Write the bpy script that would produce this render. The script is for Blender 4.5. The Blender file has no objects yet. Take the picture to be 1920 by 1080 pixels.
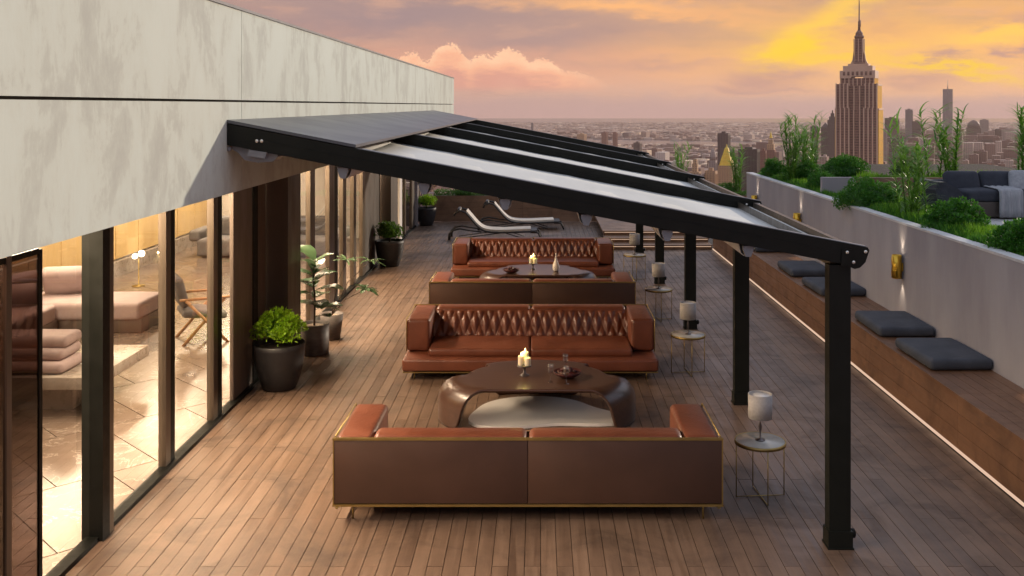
import bpy, bmesh, math, random
from mathutils import Vector, Matrix
random.seed(7)
R = math.radians
SC = bpy.context.scene
COL = SC.collection
F, VX, VY, HC = 1808.0, 1010.0, 198.0, 3.3      # focal length and vanishing point of the photograph in pixels, eye height above the deck

# ------------------------------------------------------------------ camera
cam = bpy.data.cameras.new('camera'); cam_o = bpy.data.objects.new('camera', cam); COL.objects.link(cam_o)
cam_o.location = (0, 0, HC); cam_o.rotation_euler = (R(90), 0, 0)
cam.sensor_width = 36; cam.lens = F/1920*36
cam.shift_x = -(VX-960)/1920; cam.shift_y = -(540-VY)/1920
cam.clip_start = 0.1; cam.clip_end = 60000
SC.camera = cam_o
SC.render.resolution_x, SC.render.resolution_y = 1024, 576
SC.view_settings.view_transform = 'Standard'; SC.view_settings.look = 'None'
SC.view_settings.exposure = 0.0; SC.view_settings.gamma = 1
SC.cycles.max_bounces = 6; SC.cycles.transparent_max_bounces = 24; SC.cycles.volume_bounces = 0
SC.cycles.caustics_reflective = False; SC.cycles.caustics_refractive = False
SC.cycles.sample_clamp_indirect = 4

# ------------------------------------------------------------------ sun and sky
SUN = Vector((1.0, 0.9, 0.332)).normalized()
sun = bpy.data.lights.new('sun', 'SUN'); sun.energy = 2.7; sun.angle = R(1.6); sun.color = (1.0, 0.84, 0.66)
sun_o = bpy.data.objects.new('sun', sun); COL.objects.link(sun_o)
sun_o.rotation_euler = SUN.to_track_quat('Z', 'Y').to_euler(); sun_o.location = (20, 18, 12)

def lin(r, g, b):
    f = lambda c: (c/255/12.92) if c/255 <= .04045 else ((c/255+.055)/1.055)**2.4
    return (f(r), f(g), f(b), 1)

class NT:
    """small node-building helper"""
    def __init__(s, nt): s.nt = nt
    def n(s, t, **k):
        nd = s.nt.nodes.new(t)
        for a, v in k.items(): setattr(nd, a, v)
        return nd
    def put(s, sock, v):
        if hasattr(v, 'is_output'): s.nt.links.new(v, sock)
        elif v is not None: sock.default_value = v
    def m(s, op, a, b=None, c=None, clamp=False):
        nd = s.n('ShaderNodeMath', operation=op); nd.use_clamp = clamp
        for i, v in enumerate((a, b, c)):
            if v is not None: s.put(nd.inputs[i], v)
        return nd.outputs[0]
    def add(s, a, b): return s.m('ADD', a, b)
    def sub(s, a, b): return s.m('SUBTRACT', a, b)
    def mul(s, a, b, clamp=False): return s.m('MULTIPLY', a, b, clamp=clamp)
    def step(s, x, a, b, o0=0., o1=1.):
        nd = s.n('ShaderNodeMapRange', interpolation_type='SMOOTHSTEP')
        s.put(nd.inputs[0], x); nd.inputs[1].default_value = a; nd.inputs[2].default_value = b
        nd.inputs[3].default_value = o0; nd.inputs[4].default_value = o1
        return nd.outputs[0]
    def xyz(s, x, y, z=0.):
        nd = s.n('ShaderNodeCombineXYZ')
        for i, v in enumerate((x, y, z)): s.put(nd.inputs[i], v)
        return nd.outputs[0]
    def noise(s, v, scale=1., detail=4., rough=.5, dims='3D', w=None, dist=0.):
        nd = s.n('ShaderNodeTexNoise', noise_dimensions=dims)
        if v is not None: s.put(nd.inputs['Vector'], v)
        nd.inputs['Scale'].default_value = scale; nd.inputs['Detail'].default_value = detail
        nd.inputs['Roughness'].default_value = rough; nd.inputs['Distortion'].default_value = dist
        if w is not None: s.put(nd.inputs['W'], w)
        return nd.outputs[0]
    def mix(s, f, a, b, mode='MIX'):
        nd = s.n('ShaderNodeMix', data_type='RGBA', blend_type=mode)
        s.put(nd.inputs[0], f); s.put(nd.inputs[6], a); s.put(nd.inputs[7], b)
        return nd.outputs[2]
    def ramp(s, f, stops, interp='LINEAR'):
        nd = s.n('ShaderNodeValToRGB'); cr = nd.color_ramp; cr.interpolation = interp
        while len(cr.elements) < len(stops): cr.elements.new(.5)
        for e, (p, c) in zip(cr.elements, stops):
            e.position = p; e.color = c if len(c) == 4 else (*c, 1)
        s.put(nd.inputs[0], f)
        return nd.outputs[0]
    def bump(s, h, strength=.3, dist=.01, normal=None):
        nd = s.n('ShaderNodeBump'); s.put(nd.inputs['Height'], h)
        nd.inputs['Strength'].default_value = strength; nd.inputs['Distance'].default_value = dist
        if normal is not None: s.put(nd.inputs['Normal'], normal)
        return nd.outputs[0]

world = bpy.data.worlds.new('World'); SC.world = world; world.use_nodes = True
wt = world.node_tree; wt.nodes.clear(); W = NT(wt)
tc = W.n('ShaderNodeTexCoord').outputs['Generated']
sep = W.n('ShaderNodeSeparateXYZ'); W.put(sep.inputs[0], tc)
A = W.m('ARCTAN2', sep.outputs[0], sep.outputs[1])            # azimuth from the deck's long axis, right positive
E = W.m('ARCSINE', sep.outputs[2])                            # elevation
def aof(px): return math.atan((px-VX)/F)
def eof(px, py): return math.atan((VY-py)/F*math.cos(aof(px)))
nA = W.noise(W.xyz(W.mul(A, 5.), W.mul(E, 34.), 0.3), 1., 4., .55)
nB = W.noise(W.xyz(W.mul(A, 16.), W.mul(E, 60.), 4.3), 1., 6., .6)
nC = W.noise(W.xyz(W.mul(A, 42.), W.mul(E, 60.), 9.1), 1., 5., .58)
Aw = W.add(A, W.mul(W.sub(nB, .5), .12)); Ew = W.add(E, W.mul(W.sub(nA, .5), .055))
Ew2 = W.add(E, W.add(W.mul(W.sub(nB, .5), .036), W.mul(W.sub(nC, .5), .010)))
EE = W.mul(Ew2, 5.0)
left = W.ramp(EE, [(0, lin(199,160,150)), (.06, lin(214,168,148)), (.16, lin(226,168,140)), (.30, lin(214,160,136)),
                   (.42, lin(194,154,136)), (.60, lin(172,144,136)), (1, lin(144,134,144))])
right = W.ramp(EE, [(0, lin(214,170,150)), (.06, lin(240,184,142)), (.18, lin(246,188,128)), (.36, lin(244,180,112)),
                    (.50, lin(222,168,120)), (.70, lin(196,152,128)), (1, lin(140,130,150))])
warm = W.mul(W.step(A, -.02, .34), W.step(A, 1.3, 2.2, 1, 0))
col = W.mix(warm, left, right)
def blob(px, py, wx, wy, rot=0, warp=True):
    a = W.sub(Aw if warp else A, aof(px)); e = W.sub(Ew2 if warp else E, eof(px, py))
    c, s_ = math.cos(rot), math.sin(rot)
    u = W.mul(W.add(W.mul(a, c), W.mul(e, s_)), 1/wx); v = W.mul(W.sub(W.mul(e, c), W.mul(a, s_)), 1/wy)
    return W.m('EXPONENT', W.mul(W.add(W.mul(u, u), W.mul(v, v)), -1.))
def lay(col, f, c, k=1.): return W.mix(W.mul(f, k, clamp=True), col, c)
# dark mauve decks of cloud and brighter streaks
col = lay(col, W.mul(W.step(nA, .47, .68), W.step(E, .02, .07)), lin(166,137,134), .62)
col = lay(col, W.mul(W.step(nB, .5, .72), W.step(E, .0, .05)), lin(236,178,142), .45)
col = lay(col, blob(1010, 75, .11, .014, .06), lin(166,140,138), .75)
col = lay(col, blob(760, 30, .16, .02, 0), lin(156,135,138), .75)
col = lay(col, blob(1330, 60, .10, .016, -.1), lin(172,142,140), .7)
col = lay(col, blob(1180, 8, .11, .010, -.06), lin(250,184,122), .95)
col = lay(col, blob(1330, 30, .07, .006, -.1), lin(242,176,124), .6)
# yellow light breaking through beside the tower
col = lay(col, blob(1620, 70, .16, .034, 0), lin(250,190,110), .8)
col = lay(col, blob(1490, 88, .034, .016, .35), lin(255,208,58), 1.25)
col = lay(col, blob(1570, 22, .055, .009, .55), lin(255,205,85), 1.0)
col = lay(col, blob(1560, 108, .05, .006, 0), lin(255,205,70), .9)
col = lay(col, blob(1790, 128, .055, .006, -.25), lin(255,206,60), 1.1)
col = lay(col, blob(1900, 60, .06, .007, .1), lin(255,205,95), .9)
col = lay(col, blob(1640, 60, .035, .010, 0), lin(222,166,118), .7)
# flat grey clouds over the horizon
for px, py, wx, wy, k in ((1440,148,.045,.012,.85),(1410,170,.06,.004,.8),(1715,150,.04,.010,.7),(1768,100,.014,.006,.85),(1906,93,.014,.006,.9),(1240,120,.06,.005,.5),(1600,30,.02,.012,.4),
                          (905,172,.05,.003,.5),(1905,38,.022,.006,.6)):
    col = lay(col, blob(px, py, wx, wy), lin(196,150,138), k)
# the cumulus bank low on the left
prof = None
for px, py, wx in ((700,104,.020),(770,93,.024),(842,76,.026),(905,97,.026),(955,86,.030),(1010,106,.034),(1075,130,.040),(880,108,.10)):
    a = W.mul(W.sub(A, aof(px)), 1/wx); a = W.mul(a, a)
    b = W.mul(W.m('EXPONENT', W.mul(W.mul(a, a) if wx > .09 else a, -.5)), eof(px, py))
    prof = b if prof is None else W.m('SMOOTH_MAX', prof, b, .003)
bil = W.n('ShaderNodeTexVoronoi', feature='SMOOTH_F1'); W.put(bil.inputs['Vector'], W.xyz(W.add(W.mul(A, 95.), W.mul(nC, 1.2)), W.mul(E, 110.), 0.)); bil.inputs['Detail'].default_value = 1.
edge = W.add(W.sub(prof, E), W.add(W.mul(W.sub(nC, .5), .010), W.mul(W.sub(.45, bil.outputs[0]), .008)))
cm = W.mul(W.mul(W.step(edge, .0, .0035), W.step(E, .012, .022)), W.step(A, .02, .09, 1, 0))
shade = W.add(W.mul(edge, 17.), W.add(W.mul(W.sub(nB, .5), 1.2), W.mul(W.sub(bil.outputs[0], .4), .22)))
ccol = W.ramp(shade, [(0, lin(255,204,164)), (.28, lin(250,184,146)), (.6, lin(222,158,138)), (1, lin(226,166,144))])
col = W.mix(W.mul(cm, .95), col, ccol)
# pale dusty band on the horizon, and the blue of the clear sky higher up
col = W.mix(W.step(E, .012, -.004), col, lin(196,158,152))
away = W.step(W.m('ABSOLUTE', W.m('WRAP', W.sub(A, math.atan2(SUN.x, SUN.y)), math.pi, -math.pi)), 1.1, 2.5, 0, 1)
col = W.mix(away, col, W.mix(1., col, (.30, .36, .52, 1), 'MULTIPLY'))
sky = W.n('ShaderNodeTexSky', sky_type='NISHITA'); sky.sun_disc = False
sky.sun_elevation = math.asin(SUN.z); sky.sun_rotation = math.atan2(SUN.x, SUN.y); sky.altitude = 260
skc = W.mix(1., sky.outputs[0], (.10, .10, .10, 1), 'MULTIPLY')
cover = W.add(W.mul(W.step(nA, .35, .65), .35), .55)
col = W.mix(W.step(E, .13, .55), col, W.mix(cover, skc, (.66, .70, .84, 1)))
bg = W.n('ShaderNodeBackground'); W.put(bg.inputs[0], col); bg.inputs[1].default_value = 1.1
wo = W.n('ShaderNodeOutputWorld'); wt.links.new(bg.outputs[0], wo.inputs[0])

# ------------------------------------------------------------------ materials
MATS = {}
def mat(name, base, rough=.5, metal=0., spec=.5, coat=0., fn=None, **kw):
    if name in MATS: return MATS[name]
    m = bpy.data.materials.new(name); m.use_nodes = True
    nt = m.node_tree; P = nt.nodes['Principled BSDF']; T = NT(nt)
    P.inputs['Base Color'].default_value = (*base[:3], 1); P.inputs['Roughness'].default_value = rough
    P.inputs['Metallic'].default_value = metal; P.inputs['Specular IOR Level'].default_value = spec
    P.inputs['Coat Weight'].default_value = coat
    for k, v in kw.items(): P.inputs[k.replace('_', ' ')].default_value = v
    if fn: fn(T, P)
    MATS[name] = m
    return m
def objc(T): return T.n('ShaderNodeTexCoord').outputs['Object']
def vscale(T, v, s):
    nd = T.n('ShaderNodeVectorMath', operation='MULTIPLY'); T.put(nd.inputs[0], v); nd.inputs[1].default_value = s
    return nd.outputs[0]
def geo_pos(T): return T.n('ShaderNodeNewGeometry').outputs['Position']
def irand(T):
    a = T.n('ShaderNodeObjectInfo').outputs['Random']; b = T.n('ShaderNodeNewGeometry').outputs['Random Per Island']
    return T.m('FRACT', T.add(T.mul(a, 7.31), b))

def vary(c1, c2, scale=(3, 3, 3), detail=4, rr=None, bump=0., bscale=40., bdist=.004):
    def f(T, P):
        v = vscale(T, objc(T), scale); n = T.noise(v, 1., detail, .6)
        T.put(P.inputs['Base Color'], T.ramp(n, [(.32, c1), (.68, c2)]))
        if rr: T.put(P.inputs['Roughness'], T.step(T.noise(v, 2.3, 4, .6), .3, .7, rr[0], rr[1]))
        if bump: T.put(P.inputs['Normal'], T.bump(T.noise(objc(T), bscale, 4, .6), bump, bdist))
    return f
def wood(stops, axis='y', rr=(.38, .6), knots=True, tint=.5):
    """boards: long grain, a tone of its own for every board, dark knots"""
    def f(T, P):
        r = irand(T); v = objc(T)
        s = {'y': (22, 1.3, 22), 'x': (1.3, 22, 22), 'z': (22, 22, 1.3)}[axis]
        g = T.noise(vscale(T, v, s), 1., 5, .62, '4D', T.mul(r, 60.), .4)
        s2 = {'y': (60, 2.2, 60), 'x': (2.2, 60, 60), 'z': (60, 60, 2.2)}[axis]
        g2 = T.noise(vscale(T, v, s2), 1., 4, .7, '4D', T.mul(r, 31.))
        big = T.noise(vscale(T, v, tuple(a*.13 for a in s)), 1., 3, .55, '4D', T.mul(r, 17.))
        tone = T.add(T.mul(g, .42), T.add(T.mul(g2, .25), T.add(T.mul(r, tint*.45), T.mul(big, .35))))
        c = T.ramp(tone, stops)
        if knots:
            sk = {'y': (9, 1.6, 9), 'x': (1.6, 9, 9), 'z': (9, 9, 1.6)}[axis]
            k = T.n('ShaderNodeTexVoronoi', voronoi_dimensions='4D'); T.put(k.inputs['Vector'], vscale(T, v, sk)); T.put(k.inputs['W'], T.mul(r, 40.)); k.inputs['Scale'].default_value = .75
            c = T.mix(T.step(k.outputs['Distance'], .13, .02, 0, .55), c, tuple(x*.35 for x in stops[0][1][:3])+(1,))
        wz = T.noise(geo_pos(T), 1.6, 6, .68, dist=.6)
        c = T.mix(T.step(wz, .46, .70, 0, .5), c, tuple(x*.55 for x in stops[0][1][:3])+(1,))
        c = T.mix(T.step(wz, .50, .30, 0, .28), c, stops[-1][1]+(1,))
        T.put(P.inputs['Base Color'], c)
        T.put(P.inputs['Roughness'], T.add(T.step(g, .3, .7, rr[0], rr[1]), T.step(wz, .4, .7, -.05, .1)))
        T.put(P.inputs['Normal'], T.bump(T.add(g, T.mul(g2, .6)), .18, .004))
    return f

M_deck = mat('deck_wood', (.3,.2,.13), fn=wood([(.28,(.048,.029,.020)),(.45,(.104,.065,.045)),(.6,(.158,.102,.070)),(.8,(.23,.152,.107))], rr=(.36,.55), tint=.26))
M_bench = mat('bench_wood', (.2,.1,.05), fn=wood([(.25,(.10,.048,.025)),(.5,(.17,.084,.044)),(.7,(.215,.11,.06)),(.9,(.26,.15,.085))], tint=.25))
M_clad = mat('cladding_wood', (.2,.12,.07), fn=wood([(.25,(.11,.062,.038)),(.5,(.2,.115,.07)),(.75,(.28,.165,.1)),(.9,(.33,.2,.13))], axis='x', tint=.3))
M_dark_wood = mat('dark_walnut', (.05,.02,.012), rough=.28, coat=.35, fn=None)
def f_table(T, P):
    v = objc(T); g = T.noise(vscale(T, v, (2.2, 26, 26)), 1., 5, .65, dist=.5)
    T.put(P.inputs['Base Color'], T.ramp(g, [(.3,(.050,.024,.017)),(.6,(.070,.035,.025)),(.8,(.085,.043,.031))]))
    P.inputs['Roughness'].default_value = .30
M_table = mat('polished_walnut', (.08,.035,.02), coat=.4, Coat_Roughness=.18, fn=f_table)
def f_leather(T, P):
    v = objc(T); n = T.noise(v, 2.2, 5, .6); f2 = T.noise(v, 190., 3, .6)
    cr = T.n('ShaderNodeTexVoronoi', feature='DISTANCE_TO_EDGE'); T.put(cr.inputs['Vector'], v); cr.inputs['Scale'].default_value = 150
    wr = T.noise(vscale(T, v, (7, 7, 3)), 1., 4, .65, dist=1.2)
    T.put(P.inputs['Base Color'], T.ramp(n, [(.3,(.105,.031,.016)),(.5,(.150,.043,.021)),(.72,(.195,.058,.028))]))
    T.put(P.inputs['Roughness'], T.step(n, .3, .7, .34, .46))
    b1 = T.bump(cr.outputs[0], .12, .002); b2 = T.bump(wr, .32, .025, b1)
    T.put(P.inputs['Normal'], b2)
M_leather = mat('cognac_leather', (.3,.08,.03), spec=.6, fn=f_leather)
M_leather_back = mat('dark_cognac_leather', (.12,.04,.02), rough=.42, fn=vary((.052,.026,.017,1),(.080,.038,.025,1),(1.2,1.2,1.2),5,(.38,.5),.12,160,.002))
M_brass = mat('brass', (.42,.30,.10), rough=.38, metal=.9, fn=vary((.36,.26,.09,1),(.46,.33,.12,1),(5,5,5),3,(.36,.44)))
M_alu = mat('anthracite_aluminium', (.012,.013,.012), rough=.45, spec=.22, fn=vary((.008,.009,.0065,1),(.013,.014,.011,1),(4,4,4),5,(.42,.55),.06,300,.001))
M_cover = mat('anthracite_roof_sheet', (.04,.045,.055), rough=.36, fn=vary((.085,.092,.108,1),(.10,.107,.122,1),(.7,.7,.7),4,(.33,.4)))
def f_fabric(T, P):
    v = objc(T); n = T.noise(vscale(T, v, (2, .5, 2)), 1., 5, .6)
    T.put(P.inputs['Base Color'], T.ramp(n, [(.3,(.60,.60,.56)),(.7,(.70,.70,.66))]))
    T.put(P.inputs['Normal'], T.bump(T.noise(vscale(T, v, (3, 1.2, 3)), 1., 4, .6), .25, .02))
M_fabric = mat('canopy_fabric', (.66,.66,.62), rough=.7, Transmission_Weight=0., fn=f_fabric)
M_greyplastic = mat('grey_plastic', (.20,.21,.23), rough=.45, fn=vary((.18,.19,.21,1),(.24,.25,.27,1),(8,8,8)))
M_screw = mat('zinc_screw', (.8,.78,.7), rough=.25, metal=.6)
def f_plaster(T, P):
    p = geo_pos(T)
    a = T.noise(vscale(T, p, (2.3, 2.3, 1.35)), 1., 8, .68, dist=.35)
    b = T.noise(vscale(T, p, (9, 9, 3)), 1., 6, .7, dist=.8)
    c = T.noise(vscale(T, p, (28, 28, 9)), 1., 4, .7)
    tone = T.add(T.mul(a, .74), T.add(T.mul(b, .17), T.mul(c, .09)))
    T.put(P.inputs['Base Color'], T.ramp(tone, [(.44,(.55,.605,.555)),(.51,(.54,.585,.53)),(.545,(.49,.525,.475)),(.62,(.445,.47,.43))]))
    T.put(P.inputs['Normal'], T.bump(T.add(b, c), .10, .01)); T.put(P.inputs['Roughness'], T.step(tone, .35, .65, .72, .85))
M_plaster = mat('polished_lime_plaster', (.55,.56,.48), rough=.8, fn=f_plaster)
M_render = mat('grey_render', (.36,.35,.37), rough=.75, fn=vary((.27,.25,.265,1),(.40,.38,.39,1),(1.1,1.1,.35),9,(.6,.85),.25,60,.003))
M_cap = mat('wall_coping', (.6,.6,.6), rough=.6, fn=vary((.5,.5,.5,1),(.62,.62,.62,1),(5,5,5)))
M_black = mat('black_frame', (.012,.012,.012), rough=.5, spec=.15, fn=vary((.007,.0075,.006,1),(.011,.0115,.010,1),(6,6,6),3,(.45,.55)))
M_bronze = mat('bronze_frame', (.13,.10,.075), rough=.35, metal=.35, fn=vary((.10,.078,.058,1),(.15,.12,.09,1),(6,6,1),4,(.28,.42)))
M_taupe = mat('taupe_panel', (.14,.11,.09), rough=.45, fn=vary((.12,.095,.078,1),(.155,.122,.10,1),(2,2,.6),5,(.36,.52)))
M_taupe_d = mat('dark_taupe_column', (.06,.045,.038), rough=.5, fn=vary((.055,.042,.035,1),(.085,.068,.058,1),(2,2,.6),5,(.42,.6),.05,90,.002))
M_tile = mat('stone_floor_tile', (.55,.5,.44), rough=.2, spec=.6)
def f_tile(T, P):
    r = irand(T); p = geo_pos(T)
    a = T.noise(p, 1.7, 6, .6, '4D', T.mul(r, 20.), .8)
    v = T.noise(p, 1.1, 8, .62, '4D', T.mul(r, 9.), 1.5)
    vein = T.step(T.m('ABSOLUTE', T.sub(v, .5)), .0, .012, .45, 0.)
    c = T.ramp(a, [(.3,(.125,.092,.072)),(.7,(.20,.155,.125))])
    T.put(P.inputs['Base Color'], T.mix(vein, c, (.5,.44,.38,1)))
MATS.pop('stone_floor_tile'); M_tile = mat('stone_floor_tile', (.5,.43,.37), rough=.24, spec=.6, fn=f_tile)
M_grout = mat('dark_joint', (.05,.04,.035), rough=.8, fn=vary((.035,.028,.024,1),(.06,.05,.045,1),(6,6,6)))
M_pink = mat('dusty_pink_linen', (.36,.28,.28), rough=.9, fn=vary((.42,.33,.33,1),(.50,.41,.41,1),(3,3,3),5,None,.35,9,.02))
M_stone = mat('beige_stone', (.42,.36,.3), rough=.3, fn=vary((.27,.23,.195,1),(.38,.34,.30,1),(4,4,4),6,(.22,.4)))
M_gold_panel = mat('ochre_wall_panel', (.70,.50,.22), rough=.5, fn=vary((.60,.42,.19,1),(.72,.53,.25,1),(2,2,.7),5,(.4,.6)))
M_white_wall = mat('white_wall', (.72,.68,.64), rough=.8, fn=vary((.68,.64,.60,1),(.74,.70,.66,1),(2,2,2)))
M_greyfab = mat('grey_upholstery', (.16,.15,.15), rough=.9, fn=vary((.13,.12,.12,1),(.19,.18,.18,1),(5,5,5),5,None,.3,30,.01))
M_cushion = mat('slate_cushion', (.05,.058,.075), rough=.9, fn=vary((.042,.048,.062,1),(.066,.074,.092,1),(4,4,4),5,None,.4,14,.015))
M_navy = mat('charcoal_navy_fabric', (.035,.04,.055), rough=.9, fn=vary((.028,.032,.045,1),(.048,.054,.07,1),(5,5,5),5,None,.4,18,.015))
M_throw = mat('pale_grey_knit', (.33,.34,.36), rough=.95, fn=vary((.27,.28,.30,1),(.38,.39,.41,1),(30,30,6),5,None,.5,60,.01))
M_pot = mat('charcoal_planter', (.022,.021,.023), rough=.55, fn=vary((.018,.017,.019,1),(.03,.028,.03,1),(6,6,6),5,(.45,.65),.1,80,.002))
M_pot2 = mat('grey_clay_planter', (.10,.085,.08), rough=.6, fn=vary((.075,.062,.058,1),(.13,.11,.10,1),(5,5,14),6,(.5,.7),.1,60,.003))
M_soil = mat('potting_soil', (.03,.02,.014), rough=.95, fn=vary((.018,.012,.008,1),(.05,.035,.025,1),(20,20,20),5,None,.6,60,.02))
M_gravel = mat('beige_pebbles', (.35,.27,.2), rough=.9, fn=vary((.22,.16,.12,1),(.45,.36,.28,1),(60,60,60),3,None,.6,80,.02))
M_shade = mat('lamp_shade_linen', (.42,.40,.39), rough=.9, fn=vary((.38,.36,.35,1),(.46,.44,.43,1),(40,40,40)))
M_marble = mat('white_marble', (.6,.58,.52), rough=.2, fn=vary((.48,.47,.42,1),(.66,.64,.58,1),(6,6,6),7,(.12,.25)))
M_wax = mat('ivory_wax', (.78,.70,.50), rough=.5, fn=vary((.72,.64,.46,1),(.82,.75,.56,1),(12,12,12)), Subsurface_Weight=.25, Subsurface_Scale=.02)
M_bowl = mat('dark_red_glazed', (.05,.012,.012), rough=.35, fn=vary((.03,.008,.01,1),(.09,.02,.02,1),(20,20,20)))
M_pewter = mat('dark_pewter', (.16,.14,.14), rough=.3, metal=.8, fn=vary((.12,.10,.10,1),(.2,.18,.18,1),(12,12,12)))
M_ceramic = mat('white_ceramic', (.75,.68,.62), rough=.25, fn=vary((.7,.64,.58,1),(.78,.72,.66,1),(8,8,8)))
M_white_lac = mat('white_lacquer', (.82,.80,.78), rough=.3, coat=.6, fn=vary((.80,.78,.76,1),(.85,.83,.81,1),(3,3,3)))
M_sling = mat('cream_sling', (.62,.56,.48), rough=.7, fn=vary((.56,.50,.43,1),(.66,.60,.52,1),(5,5,5),4,None,.2,90,.004))
M_rattan = mat('dark_frame', (.03,.026,.026), rough=.5, fn=vary((.02,.018,.018,1),(.045,.04,.04,1),(20,20,20)))
M_oak = mat('oak_frame', (.42,.22,.10), rough=.45, fn=vary((.34,.17,.075,1),(.48,.27,.13,1),(4,4,18),5))
M_paver = mat('pale_paver', (.5,.5,.5), rough=.7, fn=vary((.42,.42,.42,1),(.55,.55,.54,1),(3,3,3),6))
def emit(name, color, k):
    m = bpy.data.materials.new(name); m.use_nodes = True; nt = m.node_tree; nt.nodes.clear(); T = NT(nt)
    e = T.n('ShaderNodeEmission'); e.inputs[0].default_value = (*color, 1); e.inputs[1].default_value = k
    o = T.n('ShaderNodeOutputMaterial'); nt.links.new(e.outputs[0], o.inputs[0]); return m
M_led = emit('warm_led', (1., .68, .48), .8)
M_lamp = emit('lamp_glow', (1., .85, .62), 9.)
M_flame = emit('candle_flame', (1., .80, .32), 14.)
M_strip = emit('ceiling_strip_light', (1., .88, .72), 4.)
def glass_mat(name, tint, refl=1.0, ior=1.45, haze=0.):
    m = bpy.data.materials.new(name); m.use_nodes = True; nt = m.node_tree; nt.nodes.clear(); T = NT(nt)
    tr = T.n('ShaderNodeBsdfTransparent'); tr.inputs[0].default_value = (*tint, 1)
    gl = T.n('ShaderNodeBsdfGlossy'); gl.inputs['Roughness'].default_value = .015; gl.inputs[0].default_value = (refl, refl, refl, 1)
    fr = T.n('ShaderNodeFresnel'); fr.inputs[0].default_value = ior
    bk = T.n('ShaderNodeNewGeometry').outputs['Backfacing']; fac = T.mul(fr.outputs[0], T.sub(1., bk))
    mx = T.n('ShaderNodeMixShader'); nt.links.new(fac, mx.inputs[0]); nt.links.new(tr.outputs[0], mx.inputs[1]); nt.links.new(gl.outputs[0], mx.inputs[2])
    o = T.n('ShaderNodeOutputMaterial'); nt.links.new(mx.outputs[0], o.inputs[0]); return m
M_glass = glass_mat('window_glass', (.92, .91, .89), 1., 1.55)
M_tint = glass_mat('tinted_glass', (.30, .25, .24), 1., 1.7)
M_wine = glass_mat('clear_glass', (.86, .85, .85), 1., 2.6)
def leafmat(name, c1, c2, c3, rough=.45, trans=.25, tr=None):
    def f(T, P):
        r = irand(T); n = T.noise(objc(T), 3., 3, .6)
        T.put(P.inputs['Base Color'], T.ramp(T.add(T.mul(r, .65), T.mul(n, .35)), [(.15, c1), (.5, c2), (.85, c3)]))
    m = mat(name, c2, rough=rough, fn=f)
    nt = m.node_tree; T = NT(nt); P = nt.nodes['Principled BSDF']; out = nt.nodes['Material Output']
    t = T.n('ShaderNodeBsdfTranslucent'); t.inputs[0].default_value = (*(tr or tuple(min(1, x*1.5) for x in c3)), 1)
    mx = T.n('ShaderNodeMixShader'); mx.inputs[0].default_value = trans
    nt.links.new(P.outputs[0], mx.inputs[1]); nt.links.new(t.outputs[0], mx.inputs[2]); nt.links.new(mx.outputs[0], out.inputs[0])
    return m
M_lf_box = leafmat('lime_box_leaves', (.10,.21,.006), (.19,.35,.010), (.30,.50,.02))
M_lf_box2 = leafmat('mid_box_leaves', (.03,.09,.008), (.055,.14,.012), (.09,.21,.02))
M_lf_bush = leafmat('deep_green_leaves', (.014,.08,.005), (.034,.145,.009), (.075,.23,.018), trans=.28)
M_lf_grass = leafmat('bright_grass', (.035,.12,.006), (.10,.26,.012), (.22,.44,.03))
M_lf_reed = leafmat('reed_leaves', (.04,.13,.02), (.11,.26,.03), (.22,.42,.06), trans=.3)
M_lf_fig = leafmat('fig_leaves', (.018,.05,.022), (.04,.085,.036), (.085,.14,.07), rough=.24, trans=.12)
M_bark = mat('bark', (.06,.04,.03), rough=.9, fn=vary((.04,.028,.02,1),(.09,.06,.045,1),(30,30,8)))

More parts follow.
